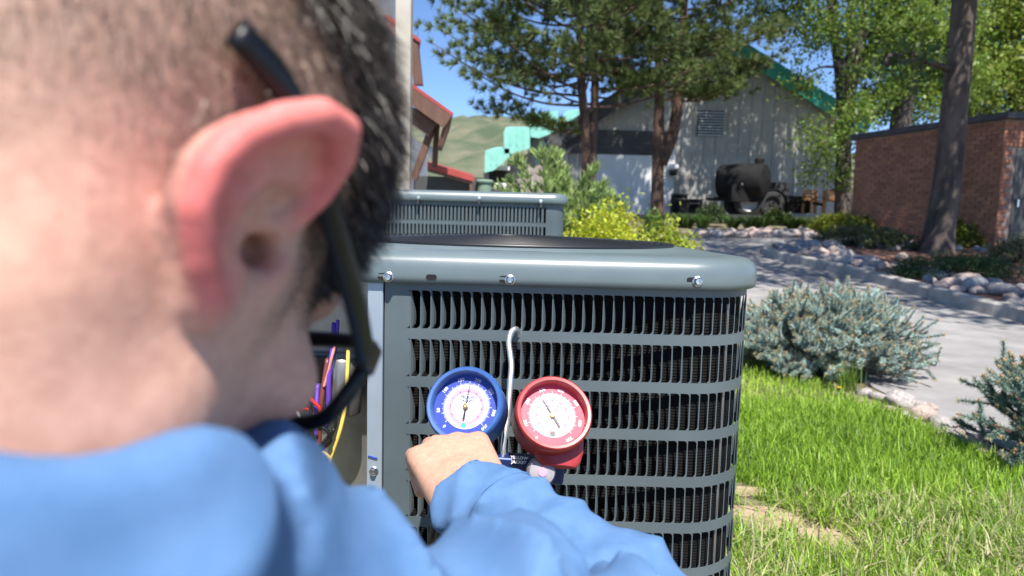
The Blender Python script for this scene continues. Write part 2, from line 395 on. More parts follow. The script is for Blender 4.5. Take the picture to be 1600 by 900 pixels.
def condenser_front():
    root = empty('air_conditioner_unit', (0, UY0 + 0.4, 0), 'large grey outdoor air conditioner with louvred rounded corner, behind the two pressure gauges', 'air conditioner')
    # base pan
    mb = MB(); path = rounded_path(UX0, UX1, UY0, UY1, UR)
    top = sweep_loop(mb, path, [(0.012, 0.0), (0.012, 0.07), (-0.002, 0.075), (-0.05, 0.075)]); mb.f.append(tuple(top))
    mb.build('base_pan', M['paint'], root)
    # cover with turned-down lip
    mb = MB()
    prof = [(-0.012, 0.751), (0.010, 0.7495), (0.0135, 0.752), (0.0145, 0.760), (0.0140, 0.774), (0.0115, 0.785), (0.006, 0.7925), (-0.003, 0.7975), (-0.016, 0.800), (-0.034, 0.801), (-0.052, 0.801)]
    top = sweep_loop(mb, path, prof)
    cx, cy = (UX0 + UX1) / 2, (UY0 + UY1) / 2; RG = 0.345
    ring = []
    for i in top:
        v = Vector(mb.v[i]); a = math.atan2(v.y - cy, v.x - cx); ring.append(a)
    o = len(mb.v)
    for rr, z in ((RG + 0.012, 0.8015), (RG + 0.006, 0.806), (RG, 0.806), (RG, 0.770)):
        for a in ring: mb.v.append((cx + rr * math.cos(a), cy + rr * math.sin(a), z))
    nP = len(top)
    for i in range(nP):
        j = (i + 1) % nP
        mb.f.append((top[i], top[j], o + j, o + i))
        for q in range(3): mb.f.append((o + q * nP + i, o + q * nP + j, o + (q + 1) * nP + j, o + (q + 1) * nP + i))
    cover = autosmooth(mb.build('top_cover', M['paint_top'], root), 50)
    # fan guard
    mb = MB()
    for k in range(22):
        r = 0.342 - k * 0.0128
        z = 0.808 + 0.010 * (1 - (r / 0.342) ** 2)
        mb.tube([(cx + r * math.cos(a), cy + r * math.sin(a), z) for a in np.linspace(0, 2 * math.pi, 49)], 0.0029 if k else 0.0045, 5, False)
    for k in range(12):
        a = 2 * math.pi * k / 12 + 0.1
        mb.tube([(cx + r * math.cos(a), cy + r * math.sin(a), 0.803 + 0.010 * (1 - (r / 0.342) ** 2)) for r in (0.342, 0.27, 0.19, 0.12, 0.05)], 0.0028, 5)
    mb.lathe([(0.0, 0.818), (0.05, 0.818), (0.055, 0.812), (0.05, 0.806), (0, 0.806)], 24, Matrix.Translation((cx, cy, 0)))
    for v in range(len(mb.v)): pass
    link('fan_guard', mb.mesh('fan_guard'), M['black_metal'], root, True)
    mb = MB()
    for k in range(3):            # fan blades at rest
        a0 = 2 * math.pi * k / 3; V = []; 
        for i in range(7):
            a = a0 + 0.95 * i / 6
            for r in (0.06, 0.16, 0.29): V.append((cx + r * math.cos(a), cy + r * math.sin(a), 0.70 + 0.06 * i / 6 * (0.6 + r)))
        mb.add(V, [(i * 3 + q, i * 3 + q + 1, i * 3 + q + 4, i * 3 + q + 3) for i in range(6) for q in range(2)])
    mb.lathe([(0, 0.76), (0.06, 0.76), (0.06, 0.66), (0, 0.66)], 20, Matrix.Translation((cx, cy, 0)))
    mb.build('fan', M['black_metal'], root)
    # bolts along the lip and a slot
    def bolt(c, n_, r=0.0055, parent=root, mm=M['steel']):
        Mx = Matrix.Translation(c) @ Vector(n_).to_track_quat('Z', 'Y').to_matrix().to_4x4()
        mb = MB(); mb.lathe([(0, -0.002), (r * 1.45, -0.002), (r * 1.5, 0.0008), (r * 1.15, 0.002), (r * 1.1, 0.002)], 18, Mx)
        mb.lathe([(r, 0.0015), (r, 0.006), (r * 0.85, 0.0072), (r * 0.62, 0.0072), (r * 0.5, 0.0045), (0, 0.0045)], 6, Mx)
        return mb.build('bolt', mm, parent)
    for px, py in ((607, 433), (797, 437.5), (1090, 440)):
        c = P(px, py, UY0 - 0.0147); bolt(c, (0, -1, 0.04))
        mb = MB()                 # dark plate beside each bolt, coloured as a shaded slotted hole
        cc = c + Vector((-0.006, 0.0003, 0.001))
        mb.prism([cc + Vector((0.011 * max(-.45, min(.45, math.cos(a))) * 1.6 + 0.003 * math.cos(a), 0, 0.0055 * math.sin(a))) for a in np.linspace(0, 2 * math.pi, 20, False)], (0, 0.004, 0))
        mb.build('dark_bolt_plate', M['dark'], root)
    c = P(674, 433, UY0 - 0.0149)
    mb = MB(); mb.prism([c + Vector((0.0045 * (1 if math.cos(a) > 0 else -1) + 0.0038 * math.cos(a), 0, 0.0042 * math.sin(a))) for a in np.linspace(0.05, 2 * math.pi + .05, 20, False)], (0, 0.004, 0))
    mb.build('dark_slot_plate', M['dark'], root)  # solid dark plate, its colour giving the shade inside a slotted opening
    # louvred panel: plain left strip and bands between the rows
    ss = list(np.arange(0, UL1 - 0.01, 0.05)) + list(np.linspace(UL1, UL2, 18)) + list(np.arange(UL2 + 0.03, FL - 0.01, 0.06)) + [FL]
    PITCHZ, ROWH, Z1 = 0.0775, 0.0605, 0.7375
    rows = [Z1 - i * PITCHZ for i in range(9) if Z1 - i * PITCHZ - ROWH > 0.075]
    mb = MB()
    def band(z0, z1, s0, s1):
        cut = [s0] + [s for s in ss if s0 + .004 < s < s1 - .004] + [s1]; V = []; F = []
        for s in cut:
            a, b = front_path(s)[0], front_path(s, 0.0015)[0]
            V += [(a.x, a.y, z0), (a.x, a.y, z1), (b.x, b.y, z1), (b.x, b.y, z0)]
        for i in range(len(cut) - 1):
            F += [(i * 4 + q, (i + 1) * 4 + q, (i + 1) * 4 + (q + 1) % 4, i * 4 + (q + 1) % 4) for q in range(4)]
        mb.add(V, F)
    zs = [0.760] + [z for r_ in rows for z in (r_, r_ - ROWH)] + [0.072]
    for i in range(0, len(zs), 2): band(zs[i + 1], zs[i], 0.0, FL)
    S0 = 0.041
    for r_ in rows: band(r_ - ROWH, r_, 0.0, S0 - 0.0012)
    autosmooth(mb.build('louver_panel', M['paint'], root), 30)
    # one louver: a thin upright lip with a blade folded back to the right, rounded feet
    LP = 0.0160
    mb = MB(); nz = 10; V = []; F = []
    for i in range(nz + 1):
        t = i / nz; z = (t - 1) * ROWH
        k = min(1.0, 0.10 + 1.45 * (1 - t)) * min(1.0, 0.45 + t * 5)
        V += [(-0.0009, 0.0, z), (0.0007, -0.0004, z), (0.0007 + 0.0036 * k, 0.004 * k + 0.001, z), (0.0007 + 0.0062 * k, 0.012 * k + 0.001, z)]
    for i in range(nz): F += [(i * 4 + q, i * 4 + q + 1, i * 4 + q + 5, i * 4 + q + 4) for q in range(3)]
    mb.add(V, F)
    for zc, sg, rr in ((-ROWH, 1, 0.0075), (0.0, -1, 0.0055)):
        arc = [(-0.0009 - rr + rr * math.sin(a), 0.0, zc + sg * (rr - rr * math.cos(a))) for a in np.linspace(0, math.pi / 2, 6)]
        mb.add([(-0.0009, 0.0, zc)] + arc, [(0, i + 1, i + 2) if sg > 0 else (0, i + 2, i + 1) for i in range(5)])
    lme = mb.mesh('louver'); lme.materials.append(M['paint'])
    lmc = lme.copy()              # round the bend the blades are pressed flatter
    for v in lmc.vertices:
        if v.co.y > 0.0005: v.co.y *= 0.30; v.co.x *= 0.45
    nlv = 0; rest = MB()
    for r_ in rows:
        k = 0
        while True:
            s = S0 + k * LP; k += 1
            if s > FL - 0.02: break
            p, a = front_path(s); p.z = r_
            if s < UL2 + 0.03 and nlv < 300:
                o = bpy.data.objects.new('louver', lmc if s > UL1 - 0.03 else lme); col.objects.link(o); o.parent = root; o.matrix_parent_inverse = root.matrix_basis.inverted()
                o.location = p; o.rotation_euler = (0, 0, a); o.scale = (1.0 if s > UL1 - 0.03 else 1.0 - 0.75 * max(0, s - 0.1), 1, 1); nlv += 1
            else: rest.add([v.co for v in (lmc if s > UL1 - 0.03 else lme).vertices], [tuple(f.vertices) for f in lme.polygons], Matrix.Translation(p) @ Matrix.Rotation(a, 4, 'Z'))
    tag(rest.build('louvers', M['paint'], root), kind='stuff')
    # coil behind the louvers: stacked fins
    mb = MB(); V = []; F = []; zz = np.arange(0.08, 0.745, 0.0024); cut = ss
    for s in cut:
        for i, z in enumerate(zz):
            p = front_path(min(s, FL - 0.01), float(np.interp(s, [UL1 - 0.16, UL1 + 0.02], [0.034, 0.009])) + (0.0009 if i % 2 else 0.0))[0]; V.append((p.x, p.y, z))
    k = len(zz)
    for i in range(len(cut) - 1): F += [(i * k + q, (i + 1) * k + q, (i + 1) * k + q + 1, i * k + q + 1) for q in range(k - 1)]
    mb.add(V, F); mb.build('coil', M['coil'], root)
    # bright metal strip standing in for sunlit coil fins at the bend
    mb = MB(); p = front_path(UL1 + 0.075, 0.0075)[0]; mb.box((p.x, p.y, 0.40), (0.005, 0.003, 0.65), rz=0.62); mb.build('sunlit_fin_strip', M['galv'], root)
    # corner post left of the louvres, then the open wiring bay
    mb = MB(); mb.box((-0.2145, UY0 + 0.010, 0.411), (0.0245, 0.028, 0.677)); post = bevel(mb.build('corner_post', M['paint_light'], root), 0.002)
    bolt(P(584, 736, UY0 - 0.0042), (0, -1, 0), 0.0052, root)
    mb = MB(); c = P(582, 714, UY0 - 0.0045); mb.bar(c - Vector((0.007, 0, -0.002)), c + Vector((0.008, 0, -0.002)), 0.0015, 0.004, (0, 1, 0)); mb.build('ink_mark', M['blue_ink'], root)
    mb = MB()
    mb.box((-0.315, UY0 + 0.16, 0.405), (0.20, 0.003, 0.66)); mb.box((-0.2285, UY0 + 0.09, 0.405), (0.003, 0.13, 0.66)); mb.box((-0.4165, UY0 + 0.17, 0.405), (0.004, 0.30, 0.66))
    mb.build('wiring_bay_sheet', M['galv'], root)
    # rear and left louvred skin (plain bands, seen only from elsewhere)
    mb = MB(); mb.box((UX0 + 0.002, 1.53, 0.405), (0.004, 0.40, 0.66)); mb.box((-0.02, UY1 - 0.002, 0.405), (0.55, 0.004, 0.66)); mb.build('rear_skin', M['paint'], root)
    # capacitor
    Mx = Matrix.Translation(P(536, 645, 1.165)); mb = MB()
    mb.lathe([(0, 0), (0.029, 0.0), (0.031, 0.003), (0.031, 0.095), (0.027, 0.100), (0, 0.100)], 28, Mx); autosmooth(mb.build('capacitor', M['galv'], root))
    mb = MB(); mb.box(P(495, 575, 1.20), (0.075, 0.03, 0.05)); bevel(mb.build('contactor', M['wire_black'], root), 0.004)
    # wires
    def wire(name, px, r, mm):
        pts = crv([P(a, b, d) for a, b, d in px], 7); link(name, MB().tube(pts, r, 8).mesh(name), mm, root, True)
    wire('yellow_wire', [(545, 520, 1.14), (543, 575, 1.12), (541, 620, 1.11), (532, 670, 1.10), (515, 720, 1.10), (505, 752, 1.10), (490, 775, 1.10)], 0.0034, M['wire_yellow'])
    wire('yellow_wire', [(478, 740, 1.10), (480, 722, 1.09), (490, 709, 1.085), (505, 708, 1.085), (515, 718, 1.09), (512, 735, 1.10), (500, 748, 1.10)], 0.0032, M['wire_yellow'])
    wire('white_wire', [(460, 560, 1.13), (455, 620, 1.11), (468, 655, 1.11), (466, 690, 1.11), (476, 730, 1.11)], 0.0026, M['wire_white'])
    wire('purple_wire', [(522, 505, 1.15), (520, 540, 1.13), (514, 590, 1.12), (513, 630, 1.12), (509, 668, 1.12)], 0.0042, M['wire_purple'])
    wire('purple_wire', [(496, 600, 1.14), (494, 648, 1.12), (494, 690, 1.12)], 0.0042, M['wire_purple'])
    wire('purple_wire', [(528, 500, 1.15), (526, 530, 1.14), (521, 560, 1.13)], 0.003, M['wire_purple'])
    wire('brown_wire', [(512, 560, 1.14), (503, 620, 1.12), (500, 660, 1.12), (498, 700, 1.12)], 0.0042, M['wire_brown'])
    wire('brown_wire', [(448, 640, 1.14), (462, 670, 1.13), (470, 700, 1.13), (480, 740, 1.13)], 0.0042, M['wire_brown'])
    wire('red_wire', [(448, 612, 1.13), (462, 610, 1.11), (476, 614, 1.11), (490, 628, 1.11), (500, 640, 1.11), (499, 660, 1.11)], 0.0032, M['wire_red'])
    wire('red_wire', [(455, 650, 1.14), (470, 640, 1.13), (484, 640, 1.12), (492, 655, 1.12)], 0.003, M['wire_red'])
    wire('pink_wire', [(526, 530, 1.13), (519, 556, 1.12), (512, 585, 1.12), (506, 605, 1.12)], 0.0026, M['wire_pink'])
    wire('black_wire', [(480, 690, 1.09), (484, 672, 1.085), (498, 666, 1.08), (512, 674, 1.08), (516, 690, 1.085), (500, 704, 1.09), (488, 712, 1.09)], 0.003, M['wire_black'])
    wire('black_wire', [(500, 660, 1.09), (516, 640, 1.09), (524, 652, 1.09), (522, 672, 1.09), (508, 688, 1.085), (492, 706, 1.085)], 0.003, M['wire_black'])
    wire('black_wire', [(522, 670, 1.085), (514, 688, 1.085), (500, 702, 1.085), (490, 716, 1.085)], 0.0028, M['wire_black'])
    wire('black_wire', [(470, 560, 1.13), (482, 600, 1.12), (486, 650, 1.11), (490, 700, 1.10), (505, 735, 1.10), (508, 775, 1.11)], 0.0034, M['wire_black'])
    wire('black_wire', [(486, 705, 1.10), (500, 712, 1.09), (508, 726, 1.10), (505, 770, 1.11)], 0.008, M['wire_black'])
    mb = MB(); mb.box(P(492, 683, 1.082), (0.010, 0.008, 0.008)); mb.box(P(484, 706, 1.082), (0.011, 0.008, 0.009)); bevel(mb.build('cable_tie', M['wire_black'], root), 0.0015)
condenser_front()

def condenser_back():
    x1 = P(882, 340, 3.0).x; x0 = x1 - 0.92; y0 = 3.0; y1 = 3.92; zt = P(800, 300, 3.0).z; r = 0.055
    zl = P(800, 317, 3.0).z
    root = empty('air_conditioner_unit', ((x0 + x1) / 2, 3.45, 0), 'taller grey air conditioner standing behind the louvred unit, only its top rows showing', 'air conditioner')
    path = rounded_path(x0, x1, y0, y1, r)
    mb = MB(); top = sweep_loop(mb, path, [(-0.01, zl), (0.014, zl - 0.001), (0.017, zl + 0.003), (0.017, zl + 0.018), (0.012, zt - 0.012), (0.0, zt - 0.003), (-0.02, zt), (-0.05, zt)]); mb.f.append(tuple(top))
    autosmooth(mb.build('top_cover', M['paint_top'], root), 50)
    mb = MB(); top = sweep_loop(mb, path, [(0.012, 0), (0.012, 0.07), (-0.002, 0.075), (-0.05, 0.075)]); mb.f.append(tuple(top)); mb.build('base_pan', M['paint'], root)
    XA, XB = x0 + 0.06, P(853, 340, 3.0).x
    RH, PZ = 0.066, 0.083
    rows = [zl - 0.018 - i * PZ for i in range(11) if zl - 0.018 - i * PZ - RH > 0.08]
    mb = MB(); prev = zl + 0.002
    for r_ in rows: mb.box(((XA + XB) / 2, y0 + 0.001, (prev + r_) / 2), (XB - XA, 0.002, prev - r_)); prev = r_ - RH
    mb.box(((XA + XB) / 2, y0 + 0.001, (prev + 0.07) / 2), (XB - XA, 0.002, prev - 0.07))
    mb.build('panel_bands', M['paint'], root)
    mb = MB()
    hz = (zl + 0.07) / 2; hh = zl - 0.07
    mb.box(((XB + x1 - r) / 2, y0 + 0.001, hz), (x1 - r - XB, 0.0035, hh)); mb.box(((x0 + r + XA) / 2, y0 + 0.001, hz), (XA - x0 - r, 0.0035, hh))
    V = []; F = []
    body = [p for p in path if not (p[3] < -0.999 and XA - 0.01 < p[0] < XB + 0.01)]
    i0 = next(i for i, p in enumerate(path) if p[0] >= x1 - r - 1e-6); body = path[i0:] + [path[0]]
    for x, y, a, b in body: V += [(x, y, 0.07), (x, y, zl)]
    F = [(i * 2, i * 2 + 2, i * 2 + 3, i * 2 + 1) for i in range(len(body) - 1)]; mb.add(V, F)
    autosmooth(mb.build('cabinet', M['paint'], root), 40)
    mb = MB(); mb.box(((XA + XB) / 2, y0 + 0.045, hz), (XB - XA + .02, 0.01, hh)); mb.build('coil', M['coil'], root)
    mb = MB(); pw = 0.0166
    mb.add([(-0.004, 0, 0), (0.004, -0.002, 0), (0.007, 0.016, 0), (-0.004, 0, -RH), (0.004, -0.002, -RH), (0.007, 0.016, -RH)], [(0, 3, 4, 1), (1, 4, 5, 2)])
    sme = mb.mesh('louver'); sme.materials.append(M['paint']); rest = MB(); cnt = 0
    for r_ in rows:
        for i in range(int((XB - XA) / pw) + 1):
            x = XA + i * pw
            if cnt < 150:
                o = bpy.data.objects.new('louver', sme); col.objects.link(o); o.parent = root; o.matrix_parent_inverse = root.matrix_basis.inverted(); o.location = (x, y0, r_); cnt += 1
            else: rest.add([v.co for v in sme.vertices], [tuple(f.vertices) for f in sme.polygons], Matrix.Translation((x, y0, r_)))
    tag(rest.build('louvers', M['paint'], root), kind='stuff')
    for px, py in ((654, 309), (749, 310), (845, 315)):
        c = P(px, py, y0 - 0.016); mb = MB(); mb.box(c, (0.012, 0.010, 0.012)); bevel(mb.build('bolt', M['steel'], root), 0.002)
        c = P(px, py + 6, y0 - 0.012); mb = MB(); mb.box(c, (0.008, 0.03, 0.018)); mb.build('clip', M['dark_trim'], root)
condenser_back()
tag(link('concrete_pad', MB().box((-0.02, 1.46, 0.006), (0.95, 0.95, 0.05)).mesh('concrete_pad'), M['concrete']), 'concrete pad under the louvred air conditioner', 'pad')
tag(link('concrete_pad', MB().box((-0.24, 3.46, 0.006), (1.1, 1.1, 0.05)).mesh('concrete_pad'), M['concrete']), 'concrete pad under the taller rear air conditioner', 'pad')

# ------------------------------------------------------------------ gauge manifold hanging on the louvres
def manifold():
    base = P(790, 720, 0.985)
    root = empty('gauge_manifold', base, 'refrigerant gauge manifold with blue and red dials hooked on the louvred panel', 'gauge manifold')
    def frame(c, n_, upv):
        n_ = Vector(n_).normalized(); x = Vector(upv).cross(n_).normalized(); y = n_.cross(x)
        m = Matrix((x, y, n_)).transposed().to_4x4(); return Matrix.Translation(c) @ m
    def gauge(c, n_, up, rub, ring, ink, nums, needle, gname):
        Mx = frame(c, n_, up); Rb = 0.0535
        mb = MB(); mb.lathe([(0.0462, -0.019), (0.0462, -0.001), (0.0475, 0.0015), (0.0515, 0.002), (Rb, 0.0), (Rb + 0.001, -0.006), (Rb + 0.0002, -0.014), (Rb + 0.0005, -0.046), (Rb - 0.004, -0.055), (0.03, -0.058), (0, -0.058)], 64, Mx)
        a = math.radians(-90)     # swollen foot of the boot over the stem
        mb.lathe([(0.0, -0.068), (0.010, -0.0675), (0.0125, -0.061), (0.0145, -0.045), (0.015, -0.015)], 24, Mx @ Matrix.Translation((0.012 if ink == 'red' else 0.0, 0.002, -0.037)) @ Matrix.Diagonal((2.5, 1, 1, 1)) @ Matrix.Rotation(R(-90), 4, 'X'))
        boot = autosmooth(mb.build(gname, rub, root), 45); M0 = Mx; Mx = Mx @ Matrix.Translation((0, 0, -0.0075))
        def disc(name, r0, r1, z, mm, nn=64):
            q = MB(); q.lathe([(r1, z - 0.0004), (r1, z), (r0, z)], nn, Mx) if r0 > 0 else q.lathe([(r1, z - 0.0004), (r1, z), (0.0, z)], nn, Mx)
            return q.build(name, mm, boot)
        disc('dial', 0, 0.0462, -0.0075, ring)
        disc('dial_plate', 0, 0.0315, -0.0070, M['white_dial'])
        disc('temperature_scale', 0.0212, 0.0262, -0.0066, M['pink_ink']); disc('temperature_scale', 0.0168, 0.0180, -0.0066, M['pink_ink'])
        disc('temperature_scale', 0.0286, 0.0290, -0.0066, M['green_ink']); disc('temperature_scale', 0.0203, 0.0206, -0.0066, M['blue_ink'])
        wt = MB(); bt = MB(); pt = MB()
        for i in range(121):
            a = R(222 - 264 * i / 120); big = i % 10 == 0
            r0, r1 = (0.0318, 0.0360 if big else (0.0345 if i % 5 == 0 else 0.0335))
            rm = (r0 + r1) / 2; wt.box((0, 0, 0), (r1 - r0, 0.0006 if big else 0.00035, 0.0003), Mx @ Matrix.Translation((rm * math.cos(a), rm * math.sin(a), -0.0072)) @ Matrix.Rotation(a, 4, 'Z'))
            if i % 2 == 0:
                for rr, q, ln in ((0.0305, bt, 0.0014), (0.0275, pt, 0.0012), (0.0218, bt, 0.0010), (0.0192, pt, 0.0010)):
                    q.box((0, 0, 0), (ln, 0.0003, 0.0003), Mx @ Matrix.Translation((rr * math.cos(a), rr * math.sin(a), -0.0066)) @ Matrix.Rotation(a, 4, 'Z'))
        wt.build('pressure_ticks', M['white_dial'], boot); bt.build('scale_ticks', M['blue_ink'], boot); pt.build('scale_ticks', M['pink_ink'], boot)
        for txt, ang in nums:
            a = R(ang); textmesh('dial_number', txt, 0.0066, Mx @ Matrix.Translation((0.0398 * math.cos(a), 0.0398 * math.sin(a), -0.0071)) @ Matrix.Rotation(a - R(90), 4, 'Z'), M['white_dial'], boot, 0.0001)
        for k in range(9):        # small printed temperatures
            a = R(215 - 250 * k / 8)
            textmesh('scale_number', str((k - 2) * 20), 0.0030, Mx @ Matrix.Translation((0.0222 * math.cos(a), 0.0222 * math.sin(a), -0.0063)) @ Matrix.Rotation(a - R(90), 4, 'Z'), M['blue_ink'], boot)
        textmesh('dial_lettering', 'YELLOW\nJACKET', 0.0050, Mx @ Matrix.Translation((0, 0.0105, -0.0064)), M['blue_ink'], boot, 0.0001)
        textmesh('dial_lettering', 'psi', 0.0036, Mx @ Matrix.Translation((0, -0.0125, -0.0064)), M['red_ink'], boot)
        q = MB(); q.box((0, 0, 0), (0.007, 0.006, 0.0003), Mx @ Matrix.Translation((0, -0.0260, -0.0061))); q.build('dial_stamp', M['black_ink'] if ink == 'red' else M['green_ink'], boot)
        na = R(needle); Nm = Mx @ Matrix.Translation((0, 0, -0.0045)) @ Matrix.Rotation(na - R(90), 4, 'Z')
        q = MB(); q.prism([Nm @ Vector(p) for p in ((-0.0010, 0, 0), (0.0010, 0, 0), (0.0003, 0.0335, 0), (-0.0003, 0.0335, 0))], (Nm.to_3x3() @ Vector((0, 0, 0.0004))))
        q.prism([Nm @ Vector(p) for p in ((-0.0016, -0.019, 0.0001), (0.0016, -0.019, 0.0001), (0.0012, 0, 0.0001), (-0.0012, 0, 0.0001))], (Nm.to_3x3() @ Vector((0, 0, 0.0004))))
        q.build('needle', M['black_ink'], boot)
        q = MB(); q.lathe([(0.0042, -0.0046), (0.0042, -0.0032), (0.0032, -0.0026), (0.001, -0.0026), (0, -0.003)], 24, Mx); autosmooth(q.build('needle_hub', M['brass'], boot))
        q = MB(); q.lathe([(0.0461, -0.005), (0, -0.005)], 48, M0); q.build('lens', M['pane'], boot)
        return Mx
    cb = P(725, 631, 0.915); crd = P(866, 644, 0.925)
    up = Vector((0.0, 0.1, 1))
    vb = (Vector((0, 0, CAMH)) - cb).normalized(); vr = (Vector((0, 0, CAMH)) - crd).normalized()
    gauge(cb, vb + Vector((-0.26, 0, 0.30)), up + Vector((0.02, 0, 0)), M['blue_rubber'], M['blue_ink'], 'blue',
          [('0', 228), ('50', 192), ('100', 148), ('150', 110), ('200', 74), ('250', 37), ('300', 352), ('350', 318)], 88, 'blue_gauge')
    gauge(crd, vr + Vector((0.20, 0, 0.42)), up + Vector((0.06, 0, 0)), M['red_rubber'], M['red_ink'], 'red',
          [('0', 236), ('100', 200), ('200', 152), ('300', 112), ('400', 72), ('500', 32), ('600', 348), ('700', 306)], 122, 'red_gauge')
    # manifold body, bent like the bar under the two dials
    a, b, c_, d_ = P(705, 722, 0.955), P(765, 718, 0.955), P(835, 722, 0.955), P(880, 735, 0.965)
    mb = MB(); mb.bar(a, d_, 0.030, 0.034, (0, 0, 1)); body = bevel(mb.build('manifold_body', M['manifold'], root), 0.004, 3)
    Tm = frame(P(811, 719, 0.9362), (0, -1, 0.05), (0.0, 0, 1)) @ Matrix.Rotation(R(-3), 4, 'Z')
    textmesh('body_lettering', 'YELLOW\nJACKET', 0.0062, Tm, M['white_dial'], body, 0.0002)
    for px in (748, 846):
        mb = MB(); mb.tube([P(px, 728, 0.955), P(px - 2 if px < 800 else px + 4, 700, 0.95)], 0.0115, 6); bevel(mb.build('brass_fitting', M['brass'], root), 0.001)
    mb = MB(); Mx = frame(P(845, 737, 0.925), (0.12, -1, 0.35), (0, 0, 1))
    pr = [(0, 0.016), (0.010, 0.0155), (0.0175, 0.012), (0.0205, 0.004), (0.0205, -0.01), (0.017, -0.016), (0, -0.018)]
    mb.lathe(pr, 24, Mx); autosmooth(mb.build('valve_knob', M['clear_knob'], root))
    mb = MB(); mb.lathe([(0, 0.0175), (0.006, 0.0172), (0.0065, 0.015)], 20, Mx); mb.build('knob_cap', M['pink_ink'], root)
    mb = MB(); mb.lathe([(0, 0.014), (0.015, 0.012), (0.0185, 0.004), (0.0185, -0.01), (0, -0.018)], 24, frame(P(668, 742, 0.935), (-0.8, -0.5, 0.1), (0, 0, 1))); autosmooth(mb.build('valve_knob', M['blue_rubber'], root))
    # hanging hook
    hk = [(786, 716, 0.962), (787, 690, 0.968), (793, 650, 0.985), (797, 600, 1.005), (799, 572, 1.02), (797, 552, 1.03), (795, 535, 1.04), (798, 520, 1.048), (805, 514, 1.056), (810, 519, 1.068), (811, 532, 1.08), (812, 545, 1.085)]
    link('hook', MB().tube(crv([P(*p) for p in hk], 6), 0.0044, 10).mesh('hook'), M['chrome'], root, True)
    for k, (px, mm) in enumerate(((700, 'wire_black'), (765, 'wire_black'), (838, 'wire_black'))):    # hoses drop behind the hand
        pts = crv([P(px, 735, 0.965), P(px - 12, 790, 0.985), P(px - 30, 880, 1.0), P(px - 40, 1010, 1.0), P(px - 90, 1120, 0.98)], 6)
        link('hose', MB().tube(pts, 0.008, 10).mesh('hose'), M[mm], root, True)
manifold()

# ------------------------------------------------------------------ organic shapes from distance fields
def surface_nets(fn, lo, hi, h):
    lo = np.array(lo, np.float32); n_ = np.ceil((np.array(hi) - lo) / h).astype(int) + 1
    ax = [lo[i] + h * np.arange(n_[i], dtype=np.float32) for i in range(3)]
    X, Y, Z = np.meshgrid(*ax, indexing='ij', sparse=False)
    D = fn(X, Y, Z).astype(np.float32); del X, Y, Z
    S = D < 0
    c = np.zeros(np.array(S.shape) - 1, np.int8)
    for dx in (0, 1):
        for dy in (0, 1):
            for dz in (0, 1):
                c += S[dx:S.shape[0] - 1 + dx, dy:S.shape[1] - 1 + dy, dz:S.shape[2] - 1 + dz]
    act = (c > 0) & (c < 8); ii = np.argwhere(act); vid = -np.ones(act.shape, np.int32); vid[act] = np.arange(len(ii))
    acc = np.zeros((len(ii), 3)); cnt = np.zeros(len(ii))
    corners = [(a, b, e) for a in (0, 1) for b in (0, 1) for e in (0, 1)]
    for a in corners:
        for axis in range(3):
            if a[axis]: continue
            b = list(a); b[axis] = 1
            da = D[ii[:, 0] + a[0], ii[:, 1] + a[1], ii[:, 2] + a[2]]; db = D[ii[:, 0] + b[0], ii[:, 1] + b[1], ii[:, 2] + b[2]]
            m = (da < 0) != (db < 0); t = np.where(m, da / np.where(m, da - db, 1), 0)
            p = np.tile(np.array(a, float), (len(ii), 1)); p[:, axis] += t
            acc[m] += p[m]; cnt[m] += 1
    V = lo + h * (ii + acc / cnt[:, None])
    Fs = []
    for axis in range(3):
        u, v = (axis + 1) % 3, (axis + 2) % 3
        sa = [slice(None)] * 3; sb = [slice(None)] * 3; sa[axis] = slice(0, -1); sb[axis] = slice(1, None)
        A = S[tuple(sa)]; B = S[tuple(sb)]
        e = np.argwhere(A != B); ok = (e[:, u] > 0) & (e[:, v] > 0) & (e[:, u] < S.shape[u] - 1) & (e[:, v] < S.shape[v] - 1); e = e[ok]
        inside = A[e[:, 0], e[:, 1], e[:, 2]]
        q = []
        for du, dv in ((1, 1), (0, 1), (0, 0), (1, 0)):
            k = e.copy(); k[:, u] -= du; k[:, v] -= dv; q.append(vid[k[:, 0], k[:, 1], k[:, 2]])
        q = np.stack(q, -1); q[~inside] = q[~inside][:, ::-1]; Fs.append(q)
    return V, np.concatenate(Fs)
def ell(X, Y, Z, c, r):
    a, b, e = (X - c[0]) / r[0], (Y - c[1]) / r[1], (Z - c[2]) / r[2]
    k0 = np.sqrt(a * a + b * b + e * e); k1 = np.sqrt((a / r[0]) ** 2 + (b / r[1]) ** 2 + (e / r[2]) ** 2) + 1e-6
    return k0 * (k0 - 1) / k1
def cap(X, Y, Z, a, b, ra, rb=None):
    rb = ra if rb is None else rb
    ab = [b[i] - a[i] for i in range(3)]; L2 = sum(q * q for q in ab) + 1e-12
    px, py, pz = X - a[0], Y - a[1], Z - a[2]
    t = np.clip((px * ab[0] + py * ab[1] + pz * ab[2]) / L2, 0, 1)
    return np.sqrt((px - ab[0] * t) ** 2 + (py - ab[1] * t) ** 2 + (pz - ab[2] * t) ** 2) - (ra + (rb - ra) * t)
def smin(a, b, k):
    h = np.clip(0.5 + 0.5 * (b - a) / k, 0, 1); return b + (a - b) * h - k * h * (1 - h)
def smax(a, b, k): return -smin(-a, -b, k)
def chain(X, Y, Z, pts, rad, k=None):
    d = None
    for i in range(len(pts) - 1):
        q = cap(X, Y, Z, pts[i], pts[i + 1], rad[i], rad[i + 1]); d = q if d is None else (np.minimum(d, q) if k is None else smin(d, q, k))
    return d

